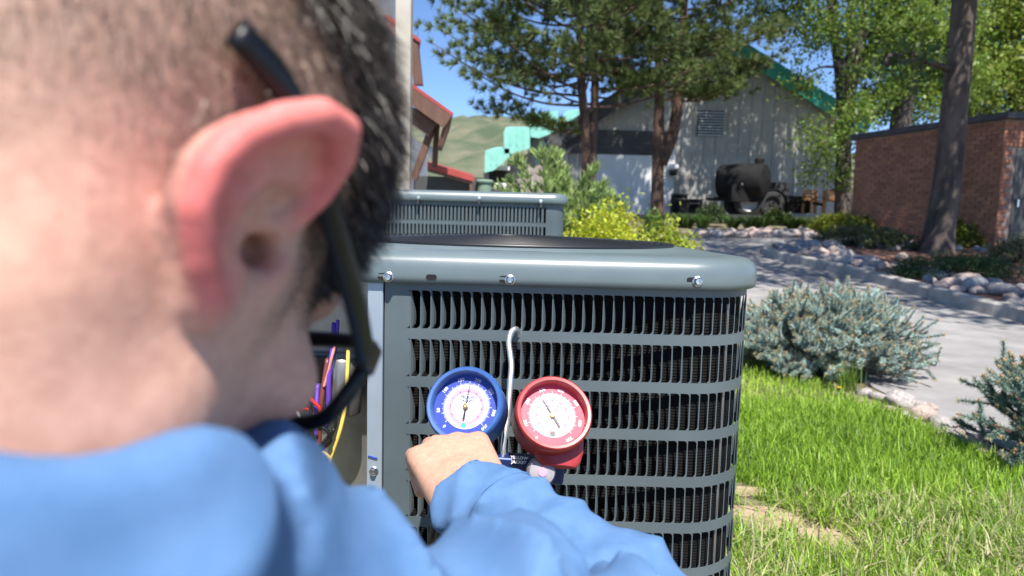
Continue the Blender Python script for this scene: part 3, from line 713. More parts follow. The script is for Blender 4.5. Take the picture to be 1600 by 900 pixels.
# ------------------------------------------------------------------ the person
# head axes: right, forward, up, in camera axes (right, down, away)
HR = np.array([[0.941, 0.182, 0.286], [0.137, 0.569, -0.811], [-0.31, 0.802, 0.51]])
HT = np.array([-0.1490, -0.026, 0.233])
CM = CR3 @ np.diag([1, -1, -1])
HM = CM @ HR; HO = CM @ HT + np.array([0, 0, CAMH])
def H2W(V): return np.asarray(V) @ HM.T + HO
DN = HM.T @ np.array([0.02, -0.10, -1.0]); DN /= np.linalg.norm(DN)     # world down in head axes (neck leans to the camera)

EAR = 1.12
def epts(l): return [(a - 0.001, b, c) for a, b, c in l]
HELIX = epts([(0.071, 0.002, 0.002), (0.077, 0.008, 0.013), (0.082, 0.008, 0.026), (0.089, 0.000, 0.035), (0.095, -0.012, 0.036), (0.096, -0.024, 0.029), (0.093, -0.032, 0.018), (0.088, -0.036, 0.006), (0.086, -0.036, -0.004), (0.084, -0.031, -0.014), (0.081, -0.017, -0.023), (0.077, -0.004, -0.028)])
HRAD = [0.003, 0.0042, 0.0046, 0.0054, 0.0058, 0.0057, 0.0054, 0.0050, 0.0050, 0.0050, 0.0050, 0.0046]
ANTI = epts([(0.079, -0.003, 0.023), (0.0805, -0.013, 0.019), (0.0815, -0.020, 0.009), (0.0805, -0.020, -0.002), (0.077, -0.013, -0.011), (0.075, -0.002, -0.015)])
def head_sdf(X, Y, Z):
    a = np.abs(X)
    d = ell(X, Y, Z, (0, -0.008, 0.048), (0.0765, 0.099, 0.086))
    d = smin(d, ell(X, Y, Z, (0, 0.045, -0.020), (0.058, 0.052, 0.085)), 0.03)
    d = smin(d, cap(a, Y, Z, (0.060, 0.016, -0.005), (0.052, 0.014, -0.056), 0.015, 0.014), 0.025)
    d = smin(d, cap(a, Y, Z, (0.050, 0.014, -0.058), (0.016, 0.076, -0.100), 0.013, 0.016), 0.03)
    d = smin(d, ell(a, Y, Z, (0.050, 0.066, -0.018), (0.020, 0.022, 0.016)), 0.02)
    d = smin(d, cap(a, Y, Z, (0.012, 0.090, 0.030), (0.044, 0.080, 0.028), 0.010), 0.015)
    d = smin(d, ell(a, Y, Z, (0.053, -0.026, -0.026), (0.013, 0.016, 0.024)), 0.02)
    # eyes, nose, lips, chin
    d = smax(d, -ell(a, Y, Z, (0.032, 0.102, 0.010), (0.017, 0.013, 0.011)), 0.008)
    d = smin(d, ell(a, Y, Z, (0.032, 0.082, 0.010), (0.0125, 0.0125, 0.0125)), 0.002)
    d = smin(d, chain(X, Y, Z, [(0, 0.094, 0.016), (0, 0.104, 0.000), (0, 0.114, -0.020)], [0.008, 0.0085, 0.011]), 0.01)
    d = smin(d, ell(a, Y, Z, (0.011, 0.103, -0.023), (0.008, 0.010, 0.007)), 0.006)
    d = smin(d, cap(a, Y, Z, (0.0, 0.099, -0.045), (0.020, 0.090, -0.047), 0.005, 0.003), 0.006)
    d = smin(d, cap(a, Y, Z, (0.0, 0.097, -0.054), (0.018, 0.089, -0.053), 0.006, 0.003), 0.006)
    d = smin(d, ell(X, Y, Z, (0, 0.086, -0.088), (0.020, 0.014, 0.014)), 0.015)
    # neck
    n0 = np.array([0, -0.034, -0.012]); n1 = n0 + DN * 0.20
    d = smin(d, cap(X, Y, Z, n0, n1, 0.055, 0.062), 0.03)
    d = smin(d, cap(a, Y, Z, (0.047, -0.024, -0.035), n1 + np.array([0.0, 0.055, 0.02]), 0.011, 0.010), 0.02)
    # ears
    near = (a > 0.05) & (np.abs(Y) < 0.06) & (np.abs(Z) < 0.07)
    x, y, z = a[near], Y[near], Z[near]
    e = chain(x, y, z, HELIX, HRAD)
    an = chain(x, y, z, ANTI, [0.0040, 0.0048, 0.0050, 0.0048, 0.0046, 0.0045])
    fill = np.full_like(x, 1.0)
    HI = np.array(HELIX[3:]); AI = np.array(ANTI); tt_ = np.linspace(0, 1, 26)
    for t_ in tt_:
        hq = np.array([np.interp(t_ * 8, np.arange(9), HI[:, q]) for q in range(3)]) - np.array((0.0088, 0, 0)); aq = np.array([np.interp(t_ * 5, np.arange(6), AI[:, q]) for q in range(3)])
        fill = np.minimum(fill, cap(x, y, z, hq, aq, 0.0034, 0.0038))
    for i, ap in enumerate(ANTI):
        fill = smin(fill, cap(x, y, z, ap, (0.062, 0.004, ap[2] * 0.80), 0.0040, 0.0055), 0.004)
    ee = smin(smin(e, fill, 0.0035), an, 0.003)
    ee = smin(ee, ell(x, y, z, np.array(HELIX[-1]) + np.array((-0.0015, 0.001, 0.004)), (0.0055, 0.0115, 0.0105)), 0.006)
    ee = smin(ee, ell(x, y, z, (0.0745, 0.013, -0.003), (0.006, 0.005, 0.008)), 0.005)       # tragus
    dn = d[near]; dn = smin(dn, ee, 0.0035)
    dn = smax(dn, -ell(x, y, z, (0.089, -0.005, -0.001), (0.0150, 0.0135, 0.0145)), 0.003)      # concha hollow
    dn = smax(dn, -ell(x, y, z, (0.1020, -0.007, 0.013), (0.0165, 0.0205, 0.0190)), 0.003)      # dished inside of the rim
    dn = smax(dn, -cap(x, y, z, (0.081, 0.004, -0.003), (0.062, 0.010, 0.001), 0.0055), 0.006)    # canal
    d[near] = dn
    return d
HV, HF = surface_nets(head_sdf, (-0.115, -0.125, -0.22), (0.122, 0.20, 0.145), 0.0021)
def smooth_verts(V, F, it=2, lam=0.5):
    E_ = np.concatenate([F[:, [i, (i + 1) % 4]] for i in range(4)])
    for _ in range(it):
        acc = np.zeros_like(V); cn = np.zeros(len(V))
        np.add.at(acc, E_[:, 0], V[E_[:, 1]]); np.add.at(cn, E_[:, 0], 1); np.add.at(acc, E_[:, 1], V[E_[:, 0]]); np.add.at(cn, E_[:, 1], 1)
        V = V + lam * (acc / np.maximum(cn, 1)[:, None] - V)
    return V
HV = smooth_verts(HV, HF, 2)
def vnoise(p, s, seed=0):         # cheap smooth noise from sines
    r_ = np.random.default_rng(seed); o = 0
    for i in range(6):
        k = r_.normal(0, 1, 3) * s; o = o + np.sin(p @ k + r_.uniform(0, 6.28))
    return o / 6
# where the hair grows (head axes): 0 at the clipped edge .. 1 on top
def hair_amount(V):
    x, y, z = np.abs(V[:, 0]), V[:, 1], V[:, 2]
    line = np.where(y < 0.0, -0.042 + 0.35 * np.clip(y + 0.04, 0, 1) - 0.10 * np.clip(-0.04 - y, 0, 1), 0.02)   # lower edge behind the ear
    line = np.where((y > -0.012) & (y < 0.020), 0.030, line)
    line = np.where(y >= 0.020, -0.004, line)                           # sideburn and temple
    line = np.where((y >= 0.020) & (y < 0.040), -0.026, line)
    line = line + np.where(y > 0.060, 2.6 * (y - 0.060), 0)
    wob = 0.004 * vnoise(V, 160, 3)
    return (z + wob - line)
ha = hair_amount(HV)
ear_r = np.clip((np.abs(HV[:, 0]) - 0.079) / 0.010, 0, 1) * (np.abs(HV[:, 1]) < 0.06) * (np.abs(HV[:, 2]) < 0.07)
isear = (np.abs(HV[:, 0]) > 0.0775) & (np.abs(HV[:, 1] + 0.005) < 0.05) & (np.abs(HV[:, 2]) < 0.055)
rimd = np.min([np.linalg.norm(np.stack([np.abs(HV[:, 0]), HV[:, 1], HV[:, 2]], 1) - np.array(a_) * (1 - t_) - np.array(b_) * t_, axis=1) for a_, b_ in zip(HELIX[1:], HELIX[2:]) for t_ in (0.0, 0.33, 0.66)], axis=0)
ear_r = np.where(isear, 0.35 + 0.75 * np.exp(-(rimd / 0.0085) ** 2), 0.0) * np.clip((np.abs(HV[:, 0]) - 0.0765) / 0.006, 0, 1)
skin = np.array([0.59, 0.345, 0.265]); red = np.array([0.72, 0.17, 0.165]); scalp = np.array([0.31, 0.215, 0.165])
fade = (np.clip(ha / 0.045, 0, 1) ** 0.7) * ~isear * (0.82 + 0.3 * vnoise(HV * np.array([1, 1, 0.45]), 330, 8))
hc = skin * (1 + 0.06 * vnoise(HV, 90, 1)[:, None])
hc = hc + (red - skin) * (np.clip(ear_r, 0, 1)[:, None] * 0.9)
hc = hc + (scalp - hc) * (np.clip(fade, 0, 1)[:, None] * 0.85)
topz = np.clip((HV[:, 2] - 0.062 + 1.1 * np.clip(HV[:, 1] - 0.005, 0, 0.055)) / 0.030 , 0, 1)
hc = hc + (np.array([0.05, 0.04, 0.035]) - hc) * ((topz * (ha > 0) * ~isear)[:, None] * 0.8)
beard = np.clip(1 - np.abs(HV[:, 1] - 0.055) / 0.05, 0, 1) * np.clip((-0.025 - HV[:, 2]) / 0.04, 0, 1) * (HV[:, 1] > 0.012)
hc = hc * (1 - 0.22 * beard[:, None] * np.array([1, 0.95, 0.9]))
flush = np.exp(-((HV - np.array([0.07, -0.03, -0.005])) ** 2).sum(1) / 0.0006); hc = hc + (red - hc) * (0.30 * flush[:, None])
for q in ((0.052, 0.035, -0.045), (0.058, 0.028, -0.03), (0.05, 0.05, -0.035)):      # moles
    hc = hc * (1 - 0.55 * np.exp(-((HV - np.array(q)) ** 2).sum(1) / 0.000006)[:, None])
lips = np.exp(-((np.abs(HV[:, 0]) / 0.022) ** 2 + ((HV[:, 1] - 0.1) / 0.012) ** 2 + ((HV[:, 2] + 0.05) / 0.009) ** 2)); hc = hc + (np.array([0.5, 0.2, 0.17]) - hc) * (0.7 * lips[:, None])
for s_ in (-1, 1):                # eyes
    de = np.sqrt(((HV - np.array([s_ * 0.032, 0.0945, 0.010])) ** 2).sum(1)); hc = np.where((de < 0.009)[:, None], np.array([0.7, 0.68, 0.65]), hc); hc = np.where((de < 0.0045)[:, None], np.array([0.05, 0.03, 0.02]), hc)
HW = H2W(HV)
# arms and hands (world axes)
def w3(v): return tuple(float(q) for q in v)
SHO, ELB, WRI = C(-0.014, 0.168, 0.305), C(0.175, 0.315, 0.545), C(-0.044, 0.222, 0.735)
ax_ = (C(-0.078, 0.186, 0.81) - WRI).normalized()
HAND_N = Vector((-0.05, -0.45, 1)); HAND_N = (HAND_N - ax_ * HAND_N.dot(ax_)).normalized(); HAND_W = ax_.cross(HAND_N).normalized()  # towards the little finger side
def hand_parts(W, a, w_, n_, curl, side=1, thumbout=0.5):
    segs = []
    a, w_, n_ = Vector(a), Vector(w_), Vector(n_)
    lens = [(0.046, 0.027, 0.021), (0.050, 0.031, 0.022), (0.047, 0.029, 0.021), (0.037, 0.022, 0.018)]
    rads = [0.0102, 0.0105, 0.0100, 0.0090]; pal = []
    for i in range(4):
        o = (i - 1.5) * 0.0238 * side
        k = W + a * (0.088 - 0.006 * abs(i - 1.2)) + w_ * o + n_ * (0.004 - 0.003 * abs(i - 1.3))
        pal.append((W + a * 0.008 + w_ * o * 0.72, k, 0.0195, 0.0145))
        p = k; ang = 0.0; fs = [p]
        for j in range(3):
            ang += curl[j]; d = a * math.cos(ang) - n_ * math.sin(ang); p = p + d * lens[i][j]; fs.append(p)
        segs.append((fs, [rads[i] * 1.22, rads[i], rads[i] * 0.92, rads[i] * 0.82]))
    t0 = W + a * 0.022 - w_ * 0.026 * side - n_ * 0.006
    t1 = t0 + a * 0.036 - w_ * 0.020 * side * thumbout * 2 - n_ * 0.016; t2 = t1 + a * 0.030 - n_ * 0.016; t3 = t2 + a * 0.016 - n_ * 0.018 + w_ * 0.008 * side
    thumb = ([t0, t1, t2, t3], [0.0165, 0.0125, 0.0105, 0.0085])
    return pal, segs, thumb
def arm_hand_mesh(sho, elb, wri, a, w_, n_, curl, side):
    pal, segs, thumb = hand_parts(wri, a, w_, n_, curl, side, 0.15 if side > 0 else 0.5)
    def fn(X, Y, Z):
        d = None
        for p, k, r0, r1 in pal:
            q = cap(X, Y, Z, p, k, r0, r1); d = q if d is None else smin(d, q, 0.012)
        for fs, rd in segs: d = smin(d, chain(X, Y, Z, fs, rd), 0.0025)
        d = smin(d, chain(X, Y, Z, thumb[0], thumb[1]), 0.008)
        fa = wri + (elb - wri) * 0.35
        d = smin(d, cap(X, Y, Z, wri - (elb - wri).normalized() * 0.015, fa, 0.026, 0.033), 0.018)
        return d
    allp = [p for s in segs for p in s[0]] + thumb[0] + [wri, wri + (elb - wri) * 0.35]
    A = np.array([w3(p) for p in allp]); V, Fq = surface_nets(fn, A.min(0) - 0.045, A.max(0) + 0.045, 0.0024)
    V = smooth_verts(V, Fq, 2)
    def fn2(X, Y, Z): return smin(cap(X, Y, Z, sho, elb, 0.036, 0.034), cap(X, Y, Z, elb, wri + (elb - wri) * 0.3, 0.034, 0.029), 0.02)
    B = np.array([w3(p) for p in (sho, elb, wri)]); V2, F2 = surface_nets(fn2, B.min(0) - 0.06, B.max(0) + 0.06, 0.008)
    nails = [s[0][-1] for s in segs] + [thumb[0][-1]]
    return V, Fq, V2, F2, nails, [s[0][0] for s in segs]
rV, rF, rV2, rF2, rnails, rkn = arm_hand_mesh(SHO, ELB, WRI, ax_, HAND_W, HAND_N, (0.60, 1.15, 0.8), 1)
NB = Vector(w3(H2W([np.array([0, -0.034, -0.012]) + DN * 0.17])[0]))       # base of the neck
LSH = Vector((NB.x - 0.19, NB.y + 0.03, NB.z - 0.05)); LEL = Vector((LSH.x - 0.05, LSH.y + 0.12, 0.42)); LWR = Vector((LSH.x + 0.02, LSH.y + 0.30, 0.50))
PEL = Vector((NB.x - 0.03, NB.y - 0.22, 0.30))
lV, lF, lV2, lF2, lnails, lkn = arm_hand_mesh(LSH, LEL, LWR, Vector((0.15, 0.9, -0.25)).normalized(), Vector((-0.95, 0.17, 0.05)).normalized(), Vector((0.0, 0.27, 0.95)).normalized(), (0.25, 0.35, 0.3), -1)
def torso(X, Y, Z, g_=0.0):
    ch = NB + (PEL - NB) * 0.32
    d = ell(X, Y, Z, ch + Vector((0.0, 0.02, -0.02)), (0.165 + g_, 0.125 + g_, 0.17 + g_))
    d = smin(d, cap(X, Y, Z, ch, PEL, 0.125 + g_, 0.135 + g_), 0.06)
    d = smin(d, cap(X, Y, Z, LSH + Vector((0.02, 0, 0)), NB + Vector((0, 0, -0.045)), 0.055 + g_, 0.05 + g_), 0.05)
    d = smin(d, cap(X, Y, Z, SHO, NB + Vector((0.0, 0, -0.045)), 0.050 + g_, 0.048 + g_), 0.05)
    return d
tb = np.array([w3(p) for p in (NB, PEL, SHO, LSH)])
tV, tF = surface_nets(lambda X, Y, Z: torso(X, Y, Z, -0.006), tb.min(0) - 0.22, tb.max(0) + 0.20, 0.012)
def joinm(parts):
    V = []; F = []; o = 0
    for v, f in parts: V.append(v); F.append(f + o); o += len(v)
    return np.concatenate(V), np.concatenate(F)
BV, BF = joinm([(HW, HF), (rV, rF), (rV2, rF2), (lV, lF), (lV2, lF2), (tV, tF)])
bc = np.tile(skin, (len(BV), 1)); bc[:len(HW)] = hc
nh = len(HW)
hs = slice(nh, nh + len(rV)); bc[hs] = np.array([0.55, 0.32, 0.225]) * (1 + 0.05 * vnoise(rV, 120, 5)[:, None])
for k in rkn: bc[hs] += (np.array([0.56, 0.24, 0.175]) - bc[hs]) * (0.5 * np.exp(-((rV - np.array(w3(k))) ** 2).sum(1) / 0.00018)[:, None])
person_root = empty('person', (PEL.x, PEL.y, 0), 'person in a blue work shirt and black glasses seen from behind, reaching to the gauges', 'person')
bme = npmesh('body', BV, BF); setcol(bme, bc); link('body', bme, M['skin'], person_root, True)

# hair: clipped sides, longer dark top
def tri_sample(V, F, wgt, N, r_):
    T = np.concatenate([F[:, [0, 1, 2]], F[:, [0, 2, 3]]]); a, b, c = V[T[:, 0]], V[T[:, 1]], V[T[:, 2]]
    nn = np.cross(b - a, c - a); ar = np.linalg.norm(nn, axis=1); wt = ar * wgt[T].mean(1); pr = wt / wt.sum()
    k = r_.choice(len(T), N, p=pr); u = r_.random((N, 2)); su = np.sqrt(u[:, :1]); 
    p = a[k] * (1 - su) + b[k] * (su * (1 - u[:, 1:])) + c[k] * (su * u[:, 1:])
    return p, nn[k] / (ar[k][:, None] + 1e-12)
def strands(P0, N0, L, comb, wd, segs, droop, r_, nw=0.55):
    n_ = len(P0); d = N0 * nw + comb + r_.normal(0, 0.16, (n_, 3)); d /= np.linalg.norm(d, axis=1)[:, None]
    side = np.cross(d, r_.normal(0, 1, (n_, 3))); side /= np.linalg.norm(side, axis=1)[:, None]
    V = np.zeros((n_, 2 * (segs + 1), 3)); p = P0 - N0 * 0.0005
    for i in range(segs + 1):
        k = wd * (1 - 0.8 * i / segs); V[:, 2 * i] = p - side * k[:, None]; V[:, 2 * i + 1] = p + side * k[:, None]
        p = p + d * (L / segs)[:, None]; d = d + droop; d /= np.linalg.norm(d, axis=1)[:, None]
    b = (np.arange(n_) * 2 * (segs + 1))[:, None, None]
    q = np.array([[2 * i, 2 * i + 1, 2 * i + 3, 2 * i + 2] for i in range(segs)])[None]
    return V.reshape(-1, 3), (b + q).reshape(-1, 4)
topz = np.clip((HV[:, 2] - 0.062 + 1.1 * np.clip(HV[:, 1] - 0.005, 0, 0.055)) / 0.030 , 0, 1)
okh = (ha > 0.002) & ~isear
P1, N1 = tri_sample(HV, HF, okh * (0.25 + np.clip(ha / 0.05, 0, 1)), 60000, rng)
l1 = 0.0012 + 0.004 * np.clip((P1[:, 2] + 0.02) / 0.08, 0, 1)
v1, f1 = strands(P1, N1, l1 * rng.uniform(0.7, 1.3, len(P1)), np.array([0, 0.10, -0.55]), np.full(len(P1), 0.00022), 1, 0, rng)
wt = okh * topz * (HV[:, 2] > 0.0)
P2, N2 = tri_sample(HV, HF, wt, 46000, rng)
tz = np.clip((P2[:, 2] - 0.05 + 0.5 * np.clip(P2[:, 1], 0, 0.07)) / 0.05, 0, 1)
P2 = P2 + N2 * (0.010 * tz * rng.random(len(P2)))[:, None]
v2, f2 = strands(P2, N2, (0.0045 + 0.0165 * tz) * rng.uniform(0.7, 1.2, len(P2)), np.array([0.03, 0.40, -0.55]), np.full(len(P2), 0.00024), 4, np.array([0.0, 0.06, -0.10]), rng, 0.62)
c1 = np.repeat(np.array([[0.27, 0.195, 0.15]]) * rng.uniform(0.3, 1.6, (len(P1), 1)), 4, 0)
c2 = np.repeat(np.array([[0.026, 0.020, 0.017]]) * rng.uniform(0.4, 2.4, (len(P2), 1)), 10, 0)
hv, hf = joinm([(v1, f1), (v2, f2)])
hme = npmesh('hair', H2W(hv), hf); setcol(hme, np.concatenate([c1, c2])); link('hair', hme, M['hair'], person_root)

# shirt
CN0 = Vector(w3(H2W([np.array([0, -0.030, -0.020])])[0])); CN1 = NB
cax = (CN1 - CN0).normalized(); fwd = Vector((0.15, 1, 0)); fwd = (fwd - cax * fwd.dot(cax)).normalized(); rgt = fwd.cross(-cax).normalized()
COLTOP = 0.074
def shirt(X, Y, Z):
    d = torso(X, Y, Z, 0.006)
    d = smin(d, cap(X, Y, Z, C(-0.096, 0.098, 0.255), C(-0.058, 0.150, 0.295), 0.046, 0.046), 0.02)
    up = cap(X, Y, Z, SHO, ELB, 0.060, 0.060); fo = cap(X, Y, Z, ELB, WRI - ax_ * 0.004, 0.068, 0.050)
    lup = cap(X, Y, Z, LSH, LEL, 0.063, 0.056); lfo = cap(X, Y, Z, LEL, LWR, 0.056, 0.042)
    d = smin(d, up, 0.03); d = smin(d, fo, 0.008); d = smin(d, smin(lup, lfo, 0.015), 0.04)
    # folds: across the forearm, along the upper arm and the shoulder
    fa = (WRI - ELB); L = fa.length; fa = fa.normalized(); t = ((X - ELB[0]) * fa[0] + (Y - ELB[1]) * fa[1] + (Z - ELB[2]) * fa[2])
    s1 = (X - ELB[0]) * 0.3 + (Z - ELB[2])
    fm = np.clip(1 - fo / 0.03, 0, 1) * np.clip(t / 0.05, 0, 1)
    ph = t * 44 + s1 * 26 + 0.6 * np.sin(t * 31); d = d - fm * (0.0105 * (1 - 1.8 * np.abs(np.sin(ph)) ** 0.6) * np.clip(1.25 - t / L, 0.25, 1) + 0.0030 * (1 - 2 * np.abs(np.sin(t * 85 - s1 * 45 + 1.3))) * np.clip(t / L, 0.3, 1))
    ua = (ELB - SHO).normalized(); tu = ((X - SHO[0]) * ua[0] + (Y - SHO[1]) * ua[1] + (Z - SHO[2]) * ua[2])
    um = np.clip(1 - up / 0.05, 0, 1)
    d = d - um * (0.008 * (1 - 1.7 * np.abs(np.sin(tu * 19 + X * 28 - Y * 11)) ** 0.7) + 0.003 * np.sin(tu * 70 - X * 60))
    near_ = np.clip((0.55 - Y) / 0.15, 0, 1) * (1 - fm); d = d - near_ * 0.0055 * (1 - 2 * np.abs(np.sin(X * 58 + Y * 30 + Z * 14 + 0.8 * np.sin(Y * 22))) ** 0.6)
    d = d - 0.004 * np.sin(X * 62 + Y * 24 + Z * 18) * np.clip(1 - np.abs(t) / 0.4, 0, 1) * (1 - fm) - 0.003 * np.sin(X * 31 - Z * 90 + Y * 40)
    # cuff cut at the wrist
    cut = (X - WRI[0]) * ax_[0] + (Y - WRI[1]) * ax_[1] + (Z - WRI[2]) * ax_[2]
    d = np.where(np.sqrt((X - WRI[0]) ** 2 + (Y - WRI[1]) ** 2 + (Z - WRI[2]) ** 2) < 0.10, smax(d, cut - 0.006, 0.004), d)
    # neck opening
    px, py, pz = X - CN0[0], Y - CN0[1], Z - CN0[2]; h = px * cax[0] + py * cax[1] + pz * cax[2]
    rx = px * rgt[0] + py * rgt[1] + pz * rgt[2]; fy = px * fwd[0] + py * fwd[1] + pz * fwd[2]
    rr = np.sqrt(rx ** 2 + fy ** 2); th = np.arctan2(rx, fy)
    d = smax(d, np.where(h < 0.16, -(rr - 0.068), d), 0.006)
    # collar: stand and fall
    edge = COLTOP + 0.012 * np.sin(th * 2.0 + 0.4) + 0.004 * np.sin(th * 7)
    rc = 0.069 + 0.10 * np.clip(h - edge, 0, 1) + 0.003 * np.sin(th * 5)
    sh = np.maximum(np.abs(rr - rc - 0.003) - 0.0055, np.maximum(edge - h, h - 0.165))
    fall = np.maximum(np.abs(rr - rc - 0.012 - 0.10 * np.clip(h - edge, 0, 1)) - 0.0045, np.maximum(edge + 0.001 - h, h - edge - 0.040 - 0.012 * np.clip(np.cos(th - 0.6), 0, 1)))
    d = smin(d, smin(sh, fall, 0.008), 0.008)
    return d
sb = np.array([w3(p) for p in (CN0, NB, PEL, SHO, LSH, ELB, WRI, LEL, LWR)])
lo_ = sb.min(0) - 0.09; hi_ = sb.max(0) + 0.09; lo_[0] = LSH.x - 0.15; lo_[1] = PEL.y - 0.15
SV, SF = surface_nets(shirt, lo_, hi_, 0.0054)
SV = smooth_verts(SV, SF, 2, 0.4)
shirt_o = link('shirt', npmesh('shirt', SV, SF), M['shirt'], person_root, True)
# cuff band and seam on the reaching sleeve, white piping near the elbow
fa = (WRI - ELB).normalized(); q1 = fa.orthogonal().normalized(); q2 = fa.cross(q1)
def sleeve_pt(t, ang, lift=0.002):
    p0 = ELB + (WRI - ELB) * t; dr = q1 * math.cos(ang) + q2 * math.sin(ang); lo, hi = 0.02, 0.10
    for _ in range(18):
        m_ = (lo + hi) / 2; q = p0 + dr * m_
        if float(shirt(np.array([q.x]), np.array([q.y]), np.array([q.z]))[0]) < 0: lo = m_
        else: hi = m_
    return p0 + dr * (lo + lift)
link('cuff_seam', MB().tube([sleeve_pt(0.86, a, 0.0003) for a in np.linspace(0, 2 * math.pi, 61)], 0.0011, 6, False).mesh('cuff_seam'), M['shirt'], shirt_o, True)
top_ang = max(np.linspace(0, 2 * math.pi, 72), key=lambda a: (q1 * math.cos(a) + q2 * math.sin(a)).z)
link('sleeve_piping', MB().tube(crv([sleeve_pt(t_, top_ang - 0.25, 0.0004) for t_ in (0.30, 0.22, 0.14)], 6), 0.0024, 8).mesh('sleeve_piping'), M['stripe'], shirt_o, True)
# trousers and boots, kneeling
RK, RF = Vector((PEL.x + 0.16, PEL.y + 0.42, 0.09)), Vector((PEL.x + 0.14, PEL.y - 0.02, 0.09))
LK, LFt = Vector((PEL.x - 0.14, PEL.y + 0.42, 0.44)), Vector((PEL.x - 0.15, PEL.y + 0.40, 0.09))
def trousers(X, Y, Z):
    d = ell(X, Y, Z, PEL + Vector((0, 0, -0.03)), (0.17, 0.15, 0.14))
    d = smin(d, cap(X, Y, Z, PEL + Vector((0.08, 0, -0.03)), RK, 0.095, 0.07), 0.04); d = smin(d, cap(X, Y, Z, RK, RF, 0.068, 0.055), 0.02)
    d = smin(d, cap(X, Y, Z, PEL + Vector((-0.08, 0, -0.02)), LK, 0.095, 0.07), 0.04); d = smin(d, cap(X, Y, Z, LK, LFt + Vector((0, 0, 0.06)), 0.068, 0.055), 0.02)
    return d - 0.004 * np.sin(X * 40 + Z * 50) - 0.003 * np.sin(Y * 60 - Z * 30)
pb = np.array([w3(p) for p in (PEL, RK, RF, LK, LFt)]); V, Fq = surface_nets(trousers, pb.min(0) - 0.2, pb.max(0) + 0.2, 0.012)
V[:, 2] = np.maximum(V[:, 2], 0.012); link('trousers', npmesh('trousers', V, Fq), M['trousers'], person_root, True)
for c_, dr in ((LFt, Vector((0, 1, 0))), (RF + Vector((0, -0.05, 0)), Vector((0, -0.55, -0.1)))):
    def boot(X, Y, Z):
        d = smin(cap(X, Y, Z, c_ + Vector((0, 0, 0.08)), c_ + Vector((0, 0, -0.03)), 0.05, 0.05), cap(X, Y, Z, c_ + Vector((0, 0, -0.04)), c_ + dr * 0.17 + Vector((0, 0, -0.045)), 0.045, 0.04), 0.03)
        return d
    V, Fq = surface_nets(boot, np.array(w3(c_)) - 0.27, np.array(w3(c_)) + 0.27, 0.01); V[:, 2] = np.maximum(V[:, 2], 0.008)
    link('boot', npmesh('boot', V, Fq), M['leather'], person_root, True)

# glasses, worn
def glasses():
    def h(p): return Vector(w3(H2W([p])[0]))
    root = empty('eyeglasses', h((0, 0.1, 0.015)), 'black plastic eyeglasses worn over the reddened ear', 'eyeglasses')
    for s_ in (1, -1):
        pts = [(s_ * a, b, c) for a, b, c in ((0.0760, -0.048, 0.035), (0.0805, -0.030, 0.0355), (0.0805, -0.005, 0.0335), (0.0775, 0.03, 0.026), (0.0735, 0.07, 0.017), (0.0700, 0.096, 0.010))]
        pts = crv([h(p) for p in pts], 5); upv = Vector(HM[:, 2]); V = []; F = []; k = len(pts)
        for i, p in enumerate(pts):
            t = (pts[min(i + 1, k - 1)] - pts[max(i - 1, 0)]).normalized(); u = (upv - t * upv.dot(t)).normalized(); sd = t.cross(u)
            hh = 0.0052 + 0.0018 * (i / k) ; ww = 0.0030
            V += [p + u * (hh * math.sin(a)) + sd * (ww * math.cos(a)) for a in np.linspace(0, 2 * math.pi, 10, False)]
        for i in range(k - 1): F += [(i * 10 + j, i * 10 + (j + 1) % 10, (i + 1) * 10 + (j + 1) % 10, (i + 1) * 10 + j) for j in range(10)]
        F += [tuple(range(10))[::-1], tuple(range((k - 1) * 10, k * 10))]
        MB().add(V, F).build('temple', M['frame_black'], root, True)
        rim = [(0.0680, 0.102, 0.014), (0.060, 0.107, 0.021), (0.040, 0.112, 0.023), (0.018, 0.114, 0.019), (0.013, 0.115, 0.004), (0.018, 0.113, -0.014), (0.036, 0.111, -0.021), (0.056, 0.107, -0.017), (0.065, 0.103, -0.004), (0.0680, 0.102, 0.014)]
        rp = crv([h((s_ * a, b, c)) for a, b, c in rim], 4)
        link('lens_rim', MB().tube(rp, 0.0040, 8, False).mesh('lens_rim'), M['frame_black'], root, True)
        MB().add(rp[:-1], [tuple(range(len(rp) - 1))]).build('lens', M['pane'], root)
        mb = MB(); mb.bar(h((s_ * 0.0702, 0.092, 0.0110)), h((s_ * 0.0675, 0.106, 0.0130)), 0.007, 0.013, HM[:, 2]); bevel(mb.build('hinge', M['frame_black'], root), 0.0015)
    link('bridge', MB().tube([h(p) for p in ((-0.014, 0.115, 0.013), (0, 0.118, 0.016), (0.014, 0.115, 0.013))], 0.0026, 8).mesh('bridge'), M['frame_black'], root, True)
glasses()

